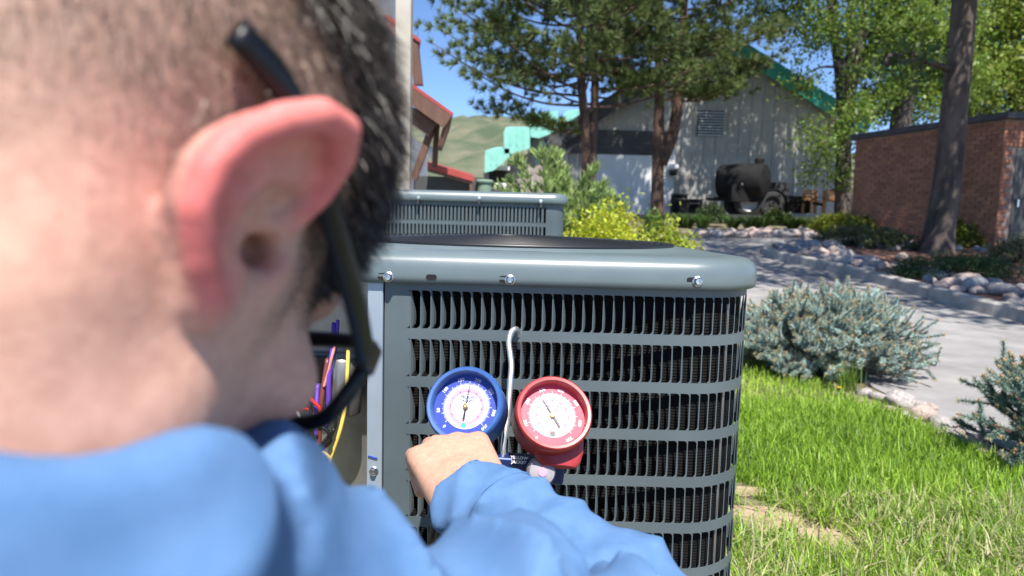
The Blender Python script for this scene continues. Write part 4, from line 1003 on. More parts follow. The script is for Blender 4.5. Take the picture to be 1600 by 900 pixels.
# ------------------------------------------------------------------ buildings
def shop_building():              # grey metal gabled building behind the pines
    Y = 28.0
    ap = P(1118, 55, Y); er = P(1335, 190, Y); el = P(868, 215, Y)
    zb = 0.9
    root = empty('metal_building', (ap.x, Y + 4, zb), 'big gabled building of pale grey ribbed metal with teal roof edge behind the pines', 'building')
    def roofz(x): return ap.z + (er.z - ap.z) * (x - ap.x) / (er.x - ap.x) if x > ap.x else ap.z + (el.z - ap.z) * (x - ap.x) / (el.x - ap.x)
    x = el.x; pw = 0.46
    while x < er.x - 0.05:        # each sheet a part, with a standing rib
        x2 = min(x + pw, er.x)
        mb = MB(); pts = [(x, Y, zb), (x2 - 0.012, Y, zb), (x2 - 0.012, Y, roofz(x2 - 0.012))]
        if x < ap.x < x2: pts.append((ap.x, Y, ap.z))
        pts.append((x, Y, roofz(x)))
        mb.prism(pts, (0, 0.06, 0)); mb.prism([(x, Y - 0.002, zb), (x + 0.05, Y - 0.035, zb), (x + 0.10, Y - 0.002, zb)], (0, 0, min(roofz(x), roofz(x + .1)) - zb - 0.01))
        mb.build('wall_panel', M['metal_wall'], root); x = x2
    mb = MB(); mb.box((er.x - 0.03, Y + 5.05, (zb + er.z) / 2), (0.06, 9.98, er.z - zb)); mb.build('side_wall', M['metal_wall'], root); mb = MB(); mb.box((el.x + 0.03, Y + 5.05, (zb + el.z) / 2), (0.06, 9.98, el.z - zb)); mb.build('side_wall', M['metal_wall'], root)
    for a, b in ((ap, er), (ap, el)):
        d = (b - a).normalized(); b2 = b + d * 0.5; nrm = Vector((-d.z, 0, d.x)); nrm = nrm if nrm.z > 0 else -nrm
        off = Vector((0, -0.35, 0.0))
        mb = MB(); mb.prism([a + off + nrm * 0.04, b2 + off + nrm * 0.04, b2 + off + nrm * 0.16, a + off + nrm * 0.16], (0, 11, 0)); roof = mb.build('roof', M['teal'], root)
        k = 0                     # verge flashing in lengths
        L = (b2 - a).length
        while k * 0.6 < L:
            p0 = a + d * (k * 0.6 + 0.01); p1 = a + d * min(L, k * 0.6 + 0.59); k += 1
            mb = MB(); o2 = Vector((0, -0.42, 0)); mb.prism([p0 + o2 - nrm * 0.40, p1 + o2 - nrm * 0.40, p1 + o2 + nrm * 0.22, p0 + o2 + nrm * 0.22], (0, 0.06, 0)); mb.build('verge_sheet', M['teal'] if b is er else M['dark_band'], roof)
    # gable vent with slats
    c = P(1110, 193, Y - 0.05); vent = MB().box(c, (1.02, 0.06, 1.0)).build('gable_vent', M['dark_band'], root)
    for i in range(9):
        mb = MB(); z = c.z - 0.44 + i * 0.11; mb.add([(c.x - 0.5, c.y - 0.04, z), (c.x + 0.5, c.y - 0.04, z), (c.x + 0.5, c.y - 0.09, z - 0.05), (c.x - 0.5, c.y - 0.09, z - 0.05)], [(0, 1, 2, 3)]); mb.build('vent_slat', M['white_wall'], vent)
    # white door panel and dark grey boards above it, left of the corner post
    a = P(926, 241, Y - 0.25); b = P(1046, 300, Y - 0.25)
    mb = MB(); mb.box(((a.x + b.x) / 2, Y - 0.22, (a.z + zb) / 2), (b.x - a.x, 0.12, a.z - zb)); bay = mb.build('white_panel', M['white_wall'], root)
    for i in range(1, 4):
        mb = MB(); mb.box((a.x + (b.x - a.x) * i / 4, Y - 0.285, (a.z + zb) / 2), (0.035, 0.02, a.z - zb - 0.02)); mb.build('cover_strip', M['white_wall'], bay)
    t = P(900, 208, Y - 0.2)
    for i in range(7):
        z = a.z + 0.03 + (t.z - a.z) * i / 6; mb = MB(); mb.box(((t.x + b.x) / 2 - 0.3, Y - 0.20, z + 0.06), (b.x - t.x + 0.2, 0.06 + 0.015 * (i % 2), 0.125)); mb.build('dark_board', M['dark_band'], root)
    mb = MB(); mb.box((b.x + 0.08, Y - 0.12, (a.z + zb) / 2 + 0.2), (0.14, 0.20, a.z - zb + 0.4)); mb.build('corner_post', M['white_wall'], root)
    return Y
shop_building()

def lamp():
    c = P(1052, 266, 27.55); root = empty('wall_lamp', c, 'small round wall lamp on the grey metal building beside the white panel', 'lamp')
    MB().lathe([(0, 0.25), (0.20, 0.22), (0.24, 0.12), (0.22, 0.02), (0, 0.0)], 16, Matrix.Translation(c)).build('lamp_hood', M['white_plastic'], root, True)
    MB().lathe([(0, -0.22), (0.14, -0.20), (0.19, -0.08), (0.18, 0.0), (0, 0.0)], 16, Matrix.Translation(c)).build('lamp_globe', M['black_metal'], root, True)
    MB().box(c + Vector((0, 0.25, 0.1)), (0.08, 0.42, 0.08)).build('bracket', M['white_plastic'], root)
lamp()

def brick_building():
    A = P(1338, 220, 17.0); B = P(1571, 190, 13.4); zt = 3.05
    Bz = 0.45; d = Vector((B.x - A.x, B.y - A.y, 0)); L = d.length; d.normalize(); nrm = Vector((d.y, -d.x, 0))
    if nrm.y > 0: nrm = -nrm
    A0 = Vector((A.x, A.y, Bz)); d2 = Vector((0.80, 0.60, 0)).normalized(); B0 = A0 + d * L; n2 = Vector((d2.y, -d2.x, 0)).normalized()
    d2 = Vector((1, 0.18, 0)).normalized(); n2 = Vector((d2.y, -d2.x, 0))
    root = empty('brick_building', A0 + d * L / 2, 'low flat-roofed red brick building with a dark door, behind the leaning trunk', 'building')
    bl, bh, gap = 0.215, 0.068, 0.012; H = zt - Bz
    core = MB(); core.prism([A0 - nrm * 0.012, B0 - nrm * 0.012 - n2 * 0.012, B0 - n2 * 0.012 + d2 * 4.0, A0 + Vector((5.5, 3.2, 0)), A0 + Vector((2.8, 3.2, 0))], (0, 0, H)); 
    core.build('wall', M['mortar'], root)
    DX0, DX1, DZ = 0.30, 1.25, Bz + 2.05
    mesh_b = []
    for mm in ('brick', 'brick2'):
        for ln in (bl, bl / 2 - gap / 2):
            m_ = MB().box((0, 0, 0), (ln, 0.03, bh)).mesh('brick'); m_.materials.append(M[mm]); mesh_b.append(m_)
    cnt = 0; allb = []
    for r_ in range(int(H / (bh + gap))):
        z = Bz + 0.01 + r_ * (bh + gap) + bh / 2
        for base, dd, nn, LL, face in ((A0, d, nrm, L, 0), (B0, d2, n2, 2.6, 1)):
            x = 0.0 if r_ % 2 == 0 else -(bl + gap) / 2
            while x < LL - 0.02:
                x0 = max(x, 0.0); x1 = min(x + bl, LL); w_ = x1 - x0
                if w_ > 0.05 and not (face == 1 and x1 > DX0 and x0 < DX1 and z < DZ):
                    p = base + dd * ((x0 + x1) / 2) + nn * (-0.008 + random.uniform(-0.002, 0.003)); allb.append((p.x, p.y, z, math.atan2(dd.y, dd.x), w_, random.random(), face))
                x += bl + gap
    allb.sort(key=lambda b: b[1] - 2 * b[6]); rest = {'brick': MB(), 'brick2': MB()}
    for i, (x, y, z, a, w_, rd, fc) in enumerate(allb):
        mi = 0 if rd < 0.6 else 1
        if cnt < 300:
            o = bpy.data.objects.new('brick', mesh_b[mi * 2]); col.objects.link(o); o.parent = root; o.matrix_parent_inverse = root.matrix_basis.inverted()
            o.location = (x, y, z); o.rotation_euler = (0, 0, a); o.scale = (w_ / bl, 1, 1); cnt += 1
        else: rest['brick' if mi == 0 else 'brick2'].box((x, y, z), (w_, 0.03, bh), rz=a)
    for k_, q in rest.items(): tag(q.build('bricks', M[k_], root), kind='stuff')
    mb = MB(); mb.prism([A0 + nrm * 0.10 - d * 0.1 + Vector((0, 0, H)), B0 + nrm * 0.10 + d * 0.12 + Vector((0, 0, H)), B0 + d2 * 4.2 + n2 * 0.1 + Vector((0, 0, H)), A0 + Vector((5.6, 3.3, H)), A0 + Vector((2.8, 3.3, H))], (0, 0, 0.12)); mb.build('roof_edge', M['dark_trim'], root)
    p0 = B0 + d2 * (DX0 + 0.02) + n2 * -0.004; mb = MB(); mb.prism([p0, p0 + d2 * 0.91, p0 + d2 * 0.91 + Vector((0, 0, 2.04)), p0 + Vector((0, 0, 2.04))], -n2 * 0.0 + n2 * 0.006); door = mb.build('door', M['grey_door'], root)
    mb = MB(); mb.box(p0 + d2 * 0.08 + n2 * 0.05 + Vector((0, 0, 1.0)), (0.03, 0.05, 0.14)); mb.build('handle', M['steel'], door)
brick_building()

def teal_lodge():                 # stepped teal roofs far left
    Y = 42.0
    def p(x, y, q=0): return P(x, y, Y + q)
    root = empty('stepped_lodge', p(830, 330), 'taupe stuccoed building with stepped light teal roofs under the left pine', 'building')
    pts = [p(752, 330), p(1000, 330), p(1000, 165), p(905, 178), p(866, 208), p(828, 214), p(826, 240), p(794, 247), p(792, 262), p(756, 268)]
    mb = MB(); mb.prism(pts, (0, 6, 0)); mb.build('wall', M['beige_wall'], root)
    for q in ([(758, 236), (772, 232), (796, 232), (796, 246), (772, 266), (757, 270)], [(787, 207), (790, 199), (828, 199), (828, 232), (800, 240), (788, 240)], [(828, 181), (834, 176), (872, 173), (872, 205), (842, 216), (829, 214)], [(880, 178), (888, 172), (925, 170), (925, 192), (890, 196)]):
        b = [p(x, y, -0.9) for x, y in q]; mb = MB(); mb.prism(b, (0.1, 1.6, 0.25)); rf = mb.build('roof_step', M['pale_teal'], root)
        x0 = b[0].x; x1 = max(v.x for v in b); 
        for i in range(1, 4):
            x = x0 + (x1 - x0) * i / 4; zs_ = [v.z for v in b]; mb = MB(); mb.box((x, Y - 0.93, (max(zs_) * .6 + min(zs_) * .4)), (0.05, 0.05, (max(zs_) - min(zs_)) * 0.55)); mb.build('seam', M['pale_teal'], rf)
    mb = MB(); mb.box(p(779, 277, -0.1), (1.15, 0.4, 1.0)); wd = mb.build('window', M['dark'], root)
    mb = MB(); mb.box(p(779, 263, -0.25), (1.35, 0.5, 0.22)); mb.build('window_head', M['white_wall'], wd)
teal_lodge()
def small_tank():
    c = P(757, 300, 9.0); c.z = float(gz(c.x, 9.0)); t = P(757, 283, 9.0)
    root = empty('utility_pedestal', c, 'pale green round utility pedestal just above the rear air conditioner', 'pedestal')
    MB().lathe([(0, 0), (0.095, 0), (0.095, t.z - c.z - 0.02)], 20, Matrix.Translation(c)).build('drum', M['utility_green'], root, True)
    autosmooth(MB().lathe([(0.095, -0.02), (0.115, -0.02), (0.118, 0.0), (0.10, 0.015), (0, 0.022)], 20, Matrix.Translation((c.x, c.y, t.z))).build('lid', M['utility_green'], root))
    c = P(782, 292, 9.6); c2 = Vector((c.x, 9.6, float(gz(c.x, 9.6))))
    root = empty('meter_box', c2, 'small white box right of the green utility pedestal', 'meter box')
    bevel(MB().box(Vector((c.x, 9.6, c.z)), (0.17, 0.12, 0.10)).build('box', M['white_plastic'], root), 0.02); MB().box((c.x, 9.6, (c.z - 0.05 + c2.z) / 2), (0.05, 0.05, c.z - 0.05 - c2.z)).build('post', M['galv'], root)
small_tank()

def chalet():                     # house at the left, behind the head
    Y = 7.5
    def p(x, y, q=0): return P(x, y, Y + q)
    root = empty('chalet', (p(600, 330).x, Y + 2, 0), 'house with red metal roof edge, brown timber eaves and cream post at far left', 'house')
    zl = p(640, 0).z + 0.4
    a = p(621, 200); b = p(644, 200); zb = 0.0
    MB().box(((a.x + b.x) / 2, Y - 0.1, (zb + zl) / 2), (b.x - a.x, 0.16, zl - zb)).build('post', M['cream'], root)
    w0, w1, w2 = p(300, 300, 1.2).x, p(668, 300, 4.2).x, p(636, 300, 4.2).x; ze = p(660, 196, 1.2).z
    MB().box(((w0 + w2) / 2, Y + 1.2 + 1.5, 2.4), (w2 - w0, 3.0, 4.8)).build('wall', M['house_wall'], root)
    MB().box(((w2 + w1) / 2 + 0.001, Y + 1.2 + 1.5, ze / 2), (w1 - w2, 2.99, ze)).build('wall', M['house_wall'], root)
    # lower gable eave: red edge, two fascia boards, beam, brace
    r0, r1 = p(600, 105), p(706, 181)
    d = (r1 - r0).normalized(); up = Vector((-d.z, 0, d.x)); up = up if up.z > 0 else -up
    mb = MB(); mb.prism([r0, r1, r1 + up * 0.035, r0 + up * 0.035], (-0.12, 0.9, 0)); roof = mb.build('roof', M['red_metal'], root)
    mb = MB(); mb.prism([r0 - up * 0.155, r1 - up * 0.155, r1 - up * 0.004, r0 - up * 0.004], (0, 0.06, 0)); mb.build('fascia_board', M['brown_timber'], roof)
    mb = MB(); q0, q1_ = r0 - up * 0.16 + Vector((0, 0.10, 0)), r1 - up * 0.16 - d * 0.10 + Vector((0, 0.10, 0)); mb.prism([q0 - up * 0.16, q1_ - up * 0.16, q1_, q0], (0, 0.06, 0)); mb.build('fascia_board', M['brown_timber'], roof)
    mb = MB(); mb.prism([r1 - d * 0.06 - up * 0.006, r1 - d * 0.004 - up * 0.006, p(704, 190) + Vector((0, 0.08, 0)), p(690, 228) + Vector((0, .08, 0)), p(682, 226) + Vector((0, .08, 0))], (-0.06, 0.5, 0)); mb.build('eave_end', M['brown_timber'], roof)
    mb = MB(); mb.prism([p(648, 168, .3), p(680, 182, .3), p(680, 192, .3), p(648, 192, .3)], (0, 0.5, 0)); mb.build('beam', M['brown_timber'], root)
    mb = MB(); mb.bar(p(646, 280, 0.2), p(676, 198, 0.2), 0.075, 0.075, (0, 1, 0)); mb.build('brace', M['brown_timber'], root)
    mb = MB(); mb.bar(p(679, 262, 0.6), p(683, 190, 0.6), 0.06, 0.06, (0, 1, 0)); mb.build('brace', M['brown_timber'], root)
    # upper roof edge
    r0, r1 = p(600, 25, .5), p(655, 66, .5); d = (r1 - r0).normalized(); up = Vector((-d.z, 0, d.x)); up = up if up.z > 0 else -up
    mb = MB(); mb.prism([r0, r1, r1 + up * 0.035, r0 + up * 0.035], (-0.10, 0.6, 0)); roof = mb.build('roof', M['red_metal'], root)
    mb = MB(); mb.prism([p(640, 60, .52), p(653, 68, .52), p(660, 132, .52), p(646, 132, .52)], (0, 0.1, 0)); mb.build('fascia_board', M['brown_timber'], roof)
    # porch roof with a flower box under it
    mb = MB(); mb.prism([p(668, 254, 1.0), p(741, 276, 1.0), p(741, 284, 1.0), p(668, 263, 1.0)], (-0.05, 0.5, 0.06)); pr = mb.build('porch_roof', M['red_metal'], root)
    mb = MB(); mb.prism([p(668, 262.6, 1.02), p(738, 283, 1.02), p(738, 300, 1.02), p(734, 300, 1.02), p(734, 287, 1.02), p(668, 268, 1.02)], (-0.05, 0.4, 0.05)); mb.build('porch_frame', M['brown_timber'], pr)
    mb = MB(); mb.box(p(700, 330, 1.6), (0.9, 0.1, 0.9)); mb.build('porch_wall', M['dark_band'], root)
    for x, y in ((668, 212), (671, 238)):
        c = p(x, y, .9); MB().lathe([(0, -0.07), (0.045, -0.06), (0.06, 0), (0.045, 0.06), (0, 0.07)], 12, Matrix.Translation(c)).build('eave_lantern', M['white_plastic'], root, True)
chalet()

# ------------------------------------------------------------------ hillside
hx = np.linspace(-260, 260, 90); hy = np.linspace(140, 420, 40); XX, YY = np.meshgrid(hx, hy)
tt = (YY - 140) / 280; ZZ = 2.0 + 54 * (1 - (1 - np.clip(tt, 0, 1)) ** 1.6) * (0.85 + 0.18 * np.sin(XX * 0.018 + 1.2) + 0.06 * np.sin(XX * 0.06 + YY * 0.03)) + 1.6 * np.sin(XX * 0.17 + YY * 0.11) + 1.0 * np.sin(XX * 0.31 - YY * 0.23)
idx = np.arange(XX.size).reshape(XX.shape); F = np.stack([idx[:-1, :-1], idx[:-1, 1:], idx[1:, 1:], idx[1:, :-1]], -1).reshape(-1, 4)
tag(link('hill', npmesh('hill', np.stack([XX, YY, ZZ], -1).reshape(-1, 3), F), M['hill'], smooth=True), kind='structure')

# ------------------------------------------------------------------ things by the building
def trailer():
    Y = 25.2; gzb = P(1180, 338, Y).z
    c = P(1185, 300, Y); root = empty('tank_trailer', (c.x, Y, gzb), 'black tank trailer on two wheels parked against the grey metal wall', 'trailer')
    ax = Vector((-0.80, 0.60, 0)).normalized(); tc = P(1196, 283, Y - 0.4)
    def fr(o, ax_v): return Matrix.Translation(o) @ Vector(ax_v).to_track_quat('Z', 'Y').to_matrix().to_4x4()
    autosmooth(MB().lathe([(0, -0.12), (0.38, -0.09), (0.60, 0.0), (0.64, 0.08), (0.64, 1.55), (0.60, 1.63), (0.35, 1.72), (0, 1.75)], 32, fr(tc, ax)).build('tank', M['tank'], root), 35)
    MB().lathe([(0.14, 0.5), (0.17, 0.5), (0.17, 0.78), (0.12, 0.84), (0, 0.85)], 16, Matrix.Translation(tc + ax * 0.25)).build('filler_cap', M['tank'], root)
    b = P(1143, 300, Y); MB().box((b.x + 0.35, Y - 0.15, b.z - 0.05), (1.0, 0.7, 0.62)).build('tool_box', M['tank'], root)
    MB().box((b.x + 0.4, Y - 0.52, b.z + 0.27), (0.42, 0.03, 0.06)).build('pale_plate', M['white_plastic'], root)
    fm = MB(); fm.box((c.x - 0.05, Y, gzb + 0.62), (3.1, 0.12, 0.10)); fm.box((c.x - 0.05, Y + 1.0, gzb + 0.62), (3.1, 0.12, 0.10)); fm.bar((c.x + 1.4, Y, gzb + .62), (c.x + 2.6, Y + .5, gzb + .5), 0.1, 0.1); fm.build('chassis', M['tank'], root)
    MB().box((P(1222, 300, Y).x, Y + 0.3, P(1222, 300, Y).z), (0.5, 0.6, 0.7)).build('engine_box', M['dark_trim'], root)
    for px, mm in ((1168, 'rim'), (1205, 'tyre')):
        wc = P(px, 323, Y - 0.25); wc.z = gzb + 0.47
        for oy in (0, 1.3):
            Mw = fr(wc + Vector((0, oy, 0)), (0, -1, 0)); wh = autosmooth(MB().lathe([(0.27, -0.11), (0.40, -0.12), (0.46, -0.08), (0.47, 0.0), (0.46, 0.08), (0.40, 0.12), (0.27, 0.11)], 28, Mw).build('tyre', M['tyre'], root))
            MB().lathe([(0.30 if mm == 'rim' else 0.27, 0.125), (0.26, 0.10), (0.24, 0.03), (0.10, 0.02), (0.08, 0.07), (0, 0.07)], 24, Mw).build('rim', M[mm] if oy == 0 else M['tyre'], wh)
        f_ = MB(); f_.lathe([(0.50, -0.13), (0.53, -0.13), (0.53, 0.13), (0.50, 0.13)], 12, fr(wc, (0, -1, 0)), R(10), R(170)); f_.build('mudguard', M['tank'], root)
trailer()
def chair(px, py, Y, rz, label):
    c = P(px, py, Y); c.z = float(gz(c.x, Y)) if c.z < float(gz(c.x, Y)) else c.z
    root = empty('wooden_chair', c, label, 'chair', 'wooden chairs beside the metal building')
    Mz = Matrix.Translation(c) @ Matrix.Rotation(rz, 4, 'Z')
    for sx in (-0.26, 0.26):
        MB().box((sx, -0.25, 0.21), (0.06, 0.06, 0.42), Mz).build('leg', M['wood'], root); MB().box((sx, 0.25, 0.42), (0.06, 0.06, 0.84), Mz).build('leg', M['wood'], root)
        MB().box((sx, 0.0, 0.60), (0.09, 0.55, 0.03), Mz).build('armrest', M['wood'], root)
    for i in range(5): MB().box((0, -0.22 + i * 0.11, 0.44), (0.56, 0.095, 0.025), Mz).build('seat_slat', M['wood'], root)
    for i in range(4): MB().box((0, 0.28, 0.52 + i * 0.10), (0.56, 0.025, 0.08), Mz).build('back_slat', M['wood'], root)
chair(1270, 333, 25.5, 0.2, 'orange wooden chair on the left by the grey metal wall'); chair(1298, 333, 25.8, -0.3, 'orange wooden chair on the right by the grey metal wall')
for i, (px, py, sx, sy, sz, lb) in enumerate(((1060, 336, 0.55, 0.5, 0.75, 'leftmost dark bin standing against the grey metal wall'), (1082, 336, 0.6, 0.5, 0.55, 'low dark bin against the metal wall left of the tank trailer'), (1243, 333, 0.9, 0.5, 0.6, 'dark crate between the tank trailer and the wooden chairs'))):
    c = P(px, py, 26.4); root = empty('storage_bin', c, lb, 'bin')
    bevel(MB().box(c + Vector((0, 0, sz / 2)), (sx, sy, sz)).build('bin_body', M['tank'], root), 0.04); bevel(MB().box(c + Vector((0, 0, sz + 0.03)), (sx + 0.06, sy + 0.06, 0.05)).build('bin_lid', M['dark_trim'], root), 0.01)
    MB().tube([c + Vector((-sx * .3, -sy / 2 - .05, sz * .8)), c + Vector((sx * .3, -sy / 2 - .05, sz * .8))], 0.02, 6).build('handle', M['galv'], root)
# low retaining wall in front of that yard
a, b = P(1095, 345, 22.5), P(1420, 345, 22.5)
root = empty('retaining_wall', ((a.x + b.x) / 2, 22.5, 0.9), 'low dark timber retaining wall below the tank trailer', 'wall')
for i in range(9):
    for j in range(3):
        L = (b.x - a.x + 2) / 9; MB().box((a.x - 1 + L * (i + .5) + (0.3 if j % 2 else 0), 22.5, 0.88 + 0.15 * j), (L - 0.02, 0.16, 0.14)).build('timber', M['dark_trim'], root)

# ------------------------------------------------------------------ foliage
def quads(c, u, v, name):         # leaf cards: centres c, half axes u, v
    V = np.stack([c - u, c - v * 0.9, c + u, c + v * 0.9], 1).reshape(-1, 3); return V, np.arange(len(V)).reshape(-1, 4)
def unit(v): return v / (np.linalg.norm(v, axis=-1, keepdims=True) + 1e-9)
def leafmesh(name, c, size, colr, m, parent, r_, up=0.4, asp=0.6):
    n_ = len(c); nrm = unit(r_.normal(0, 1, (n_, 3)) + np.array([0, 0, up])); u = unit(np.cross(nrm, r_.normal(0, 1, (n_, 3)))); v = np.cross(nrm, u)
    s_ = size * r_.uniform(0.6, 1.25, (n_, 1)); V, F = quads(c, u * s_, v * s_ * asp, name)
    me = npmesh(name, V, F); setcol(me, np.repeat(colr, 4, 0)); return link(name, me, m, parent)
def needles(c, d, L, wd, r_, per, spread):   # needle tufts: origins c, directions d
    n_ = len(c); cc = np.repeat(c, per, 0); dd = unit(np.repeat(d, per, 0) + r_.normal(0, spread, (n_ * per, 3)))
    sd = unit(np.cross(dd, r_.normal(0, 1, (n_ * per, 3)))) * wd; tip = cc + dd * (L * r_.uniform(0.7, 1.15, (n_ * per, 1)))
    V = np.stack([cc - sd, cc + sd, tip], 1).reshape(-1, 3); return V, np.arange(len(V)).reshape(-1, 3)
def trunk_mesh(mb, pts, rad, n_=10): mb.tube(crv(pts, 5), list(np.interp(np.linspace(0, 1, (len(pts) - 1) * 5 + 1), np.linspace(0, 1, len(rad)), rad)), n_)

def pine(name, label, stems, rad, z0, z1, reach, seed, nbr=80, tufts=26, extra=(), zt=9.0, hi=0.4):
    r_ = np.random.default_rng(seed); root = empty(name, stems[0][0], label, 'tree')
    tm = MB(); bmh = MB(); C0 = []; D0 = []
    curves = []
    for st in stems:
        trunk_mesh(tm, st, rad); curves.append(crv(st, 10))
    brs = []
    for i in range(nbr):
        cv = curves[i % len(curves)]; t = i / nbr; z = z0 + (z1 - z0) * t ** 0.9
        p = min(cv, key=lambda q: abs(q.z - z)).copy(); p.z = z if abs(p.z - z) < 1.5 else p.z
        a = i * 2.4 + r_.uniform(-.4, .4); ln = reach * (1 - 0.55 * t) * r_.uniform(0.6, 1.1); brs.append((p, a, ln, r_.uniform(-0.05, 0.35)))
    for e in extra: brs.append((Vector(e[0]), e[1], e[2], e[3]))
    for p, a, ln, rise in brs:
        d = Vector((math.cos(a), math.sin(a), rise)); pts = [p, p + d * ln * 0.35 + Vector((0, 0, -0.03 * ln)), p + d * ln * 0.7 + Vector((0, 0, 0.02 * ln)), p + d * ln + Vector((0, 0, 0.14 * ln))]
        cv = crv(pts, 5); bmh.tube(cv, list(np.linspace(0.045, 0.012, len(cv))), 5)
        for k in range(tufts if p.z < zt else int(tufts * hi)):
            t = 0.30 + 0.70 * r_.random() ** 0.7; q = cv[min(int(t * (len(cv) - 1)), len(cv) - 1)]
            sp = ln * 0.24 * (1.05 - 0.5 * t); o = Vector(r_.normal(0, 1, 3)) ; o.z = abs(o.z) * 0.45 - 0.05; C0.append(q + o * sp * 0.75); dd = Vector((o.x, o.y, o.z + 0.5)) + d * 0.4; D0.append(dd.normalized())
    tm.build('trunk', M['bark_pine'], root, True); bmh.build('branches', M['bark_pine'], root, True)
    C0 = np.array([w3(q) for q in C0]); D0 = np.array([w3(q) for q in D0])
    V, F = needles(C0, D0, 0.27, 0.016, r_, 30, 0.65)
    me = npmesh('crown', V, F); base = np.array([0.105, 0.15, 0.045]) * r_.uniform(0.55, 1.5, (len(C0), 1)) + np.array([0.03, 0.022, 0.0]) * r_.random((len(C0), 1))
    setcol(me, np.repeat(base, 90, 0)); link('crown', me, M['pine'], root)
def gp(px, py, Y): v = P(px, py, Y); return v
Yp = 20.5
b0 = gp(918, 300, Yp); b0.z = float(gz(b0.x, Yp)) - 0.05
pine('pine_tree', 'tall pine with reaching left boughs and slim double trunk, beside the white panel', [[b0, gp(916, 230, Yp), gp(908, 120, Yp), gp(905, 0, Yp), gp(900, -220, Yp), gp(898, -420, Yp)], [b0 + Vector((0.1, 0.1, 0)), gp(926, 220, Yp + .2), gp(930, 120, Yp + .3), gp(926, 0, Yp + .3), gp(930, -180, Yp)]], [0.17, 0.14, 0.12, 0.09, 0.04], 4.2, 13.5, 4.4, 21, 100, 54,
     extra=[(gp(912, 190, Yp), 3.0, 2.9, 0.04), (gp(910, 150, Yp), 3.3, 4.4, 0.14), (gp(908, 120, Yp), 2.9, 4.5, 0.22), (gp(908, 95, Yp), 3.1, 4.2, 0.30), (gp(908, 165, Yp), 3.6, 3.6, 0.05), (gp(912, 205, Yp), 3.4, 1.6, 0.0)])
Yq = 23.0
b1 = gp(1028, 322, Yq); b1.z = float(gz(b1.x, Yq)) - 0.05
pine('pine_tree', 'pine with reddish trunk forking low, in front of the grey metal gable', [[b1, gp(1028, 250, Yq), gp(1030, 150, Yq), gp(1030, 0, Yq), gp(1026, -200, Yq), gp(1024, -430, Yq)], [gp(1032, 255, Yq), gp(1052, 205, Yq), gp(1062, 130, Yq), gp(1068, 20, Yq), gp(1075, -150, Yq), gp(1078, -350, Yq)]], [0.24, 0.19, 0.15, 0.11, 0.05], 5.0, 16.5, 3.7, 22, 100, 48,
     extra=[(gp(1062, 130, Yq), -0.2, 2.6, 0.1), (gp(1066, 90, Yq), -0.5, 2.9, 0.1), (gp(1030, 140, Yq), 3.3, 1.6, 0.15), (gp(1064, 150, Yq), -0.9, 2.0, -0.05), (gp(1066, 60, Yq), 0.2, 3.0, 0.15)])

def broadleaf(name, label, stems, rad, blobs, n_leaf, size, seed, tone, barkm='bark_grey', limb=0.7):
    r_ = np.random.default_rng(seed); root = empty(name, stems[0][0], label, 'tree'); tm = MB()
    for i, st in enumerate(stems): trunk_mesh(tm, st, rad if i == 0 else [q * limb for q in (rad if limb > 0.5 else rad[::1])])
    tips = [Vector(p) for st in (stems if limb > 0.5 else stems[:1]) for p in crv(st, 4)[6:]]
    if limb < 0.5: tips = tips[-6:]
    pts = []; bm_ = MB(); tot = sum(b[3] ** 2 for b in blobs)
    for bx, by, bz, br in blobs:
        n_ = int(n_leaf * br ** 2 / tot); c = np.array([bx, by, bz])
        near = Vector(stems[1][-1]) if (limb < 0.5 and bz < 5) else min(tips, key=lambda q: (q - Vector((bx, by, bz))).length)
        bm_.tube(crv([near, (near + Vector((bx, by, bz))) / 2 + Vector((0, 0, 0.15)), Vector((bx, by, bz))], 4), list(np.linspace(0.06, 0.02, 9)), 5)
        k = max(6, int(n_ / 42)); sub = c + unit(r_.normal(0, 1, (k, 3))) * br * r_.uniform(0.35, 1.0, (k, 1)) ** 0.6
        for s_ in sub[:: max(1, k // 9)]: bm_.tube([Vector((bx, by, bz)), Vector(s_)], [0.02, 0.008], 4)
        o = r_.integers(0, k, n_); pts.append(sub[o] + r_.normal(0, 0.17 + br * 0.07, (n_, 3)) * np.array([1, 1, 0.8]))
    tm.build('trunk', M[barkm], root, True); bm_.build('branches', M[barkm], root, True)
    c = np.concatenate(pts); colr = np.array(tone) * r_.uniform(0.6, 1.45, (len(c), 1)) * (1 + r_.normal(0, 0.08, (len(c), 3)))
    leafmesh('crown', c, size, np.clip(colr, 0.005, 0.9), M['leaf'], root, r_)
LEAF = (0.16, 0.24, 0.04)
Yc = 25.0
def bl(px, py, Y, r): v = P(px, py, Y); return (v.x, v.y, v.z, r)
b2 = gp(1318, 330, Yc); b2.z = float(gz(b2.x, Yc)) - 0.05
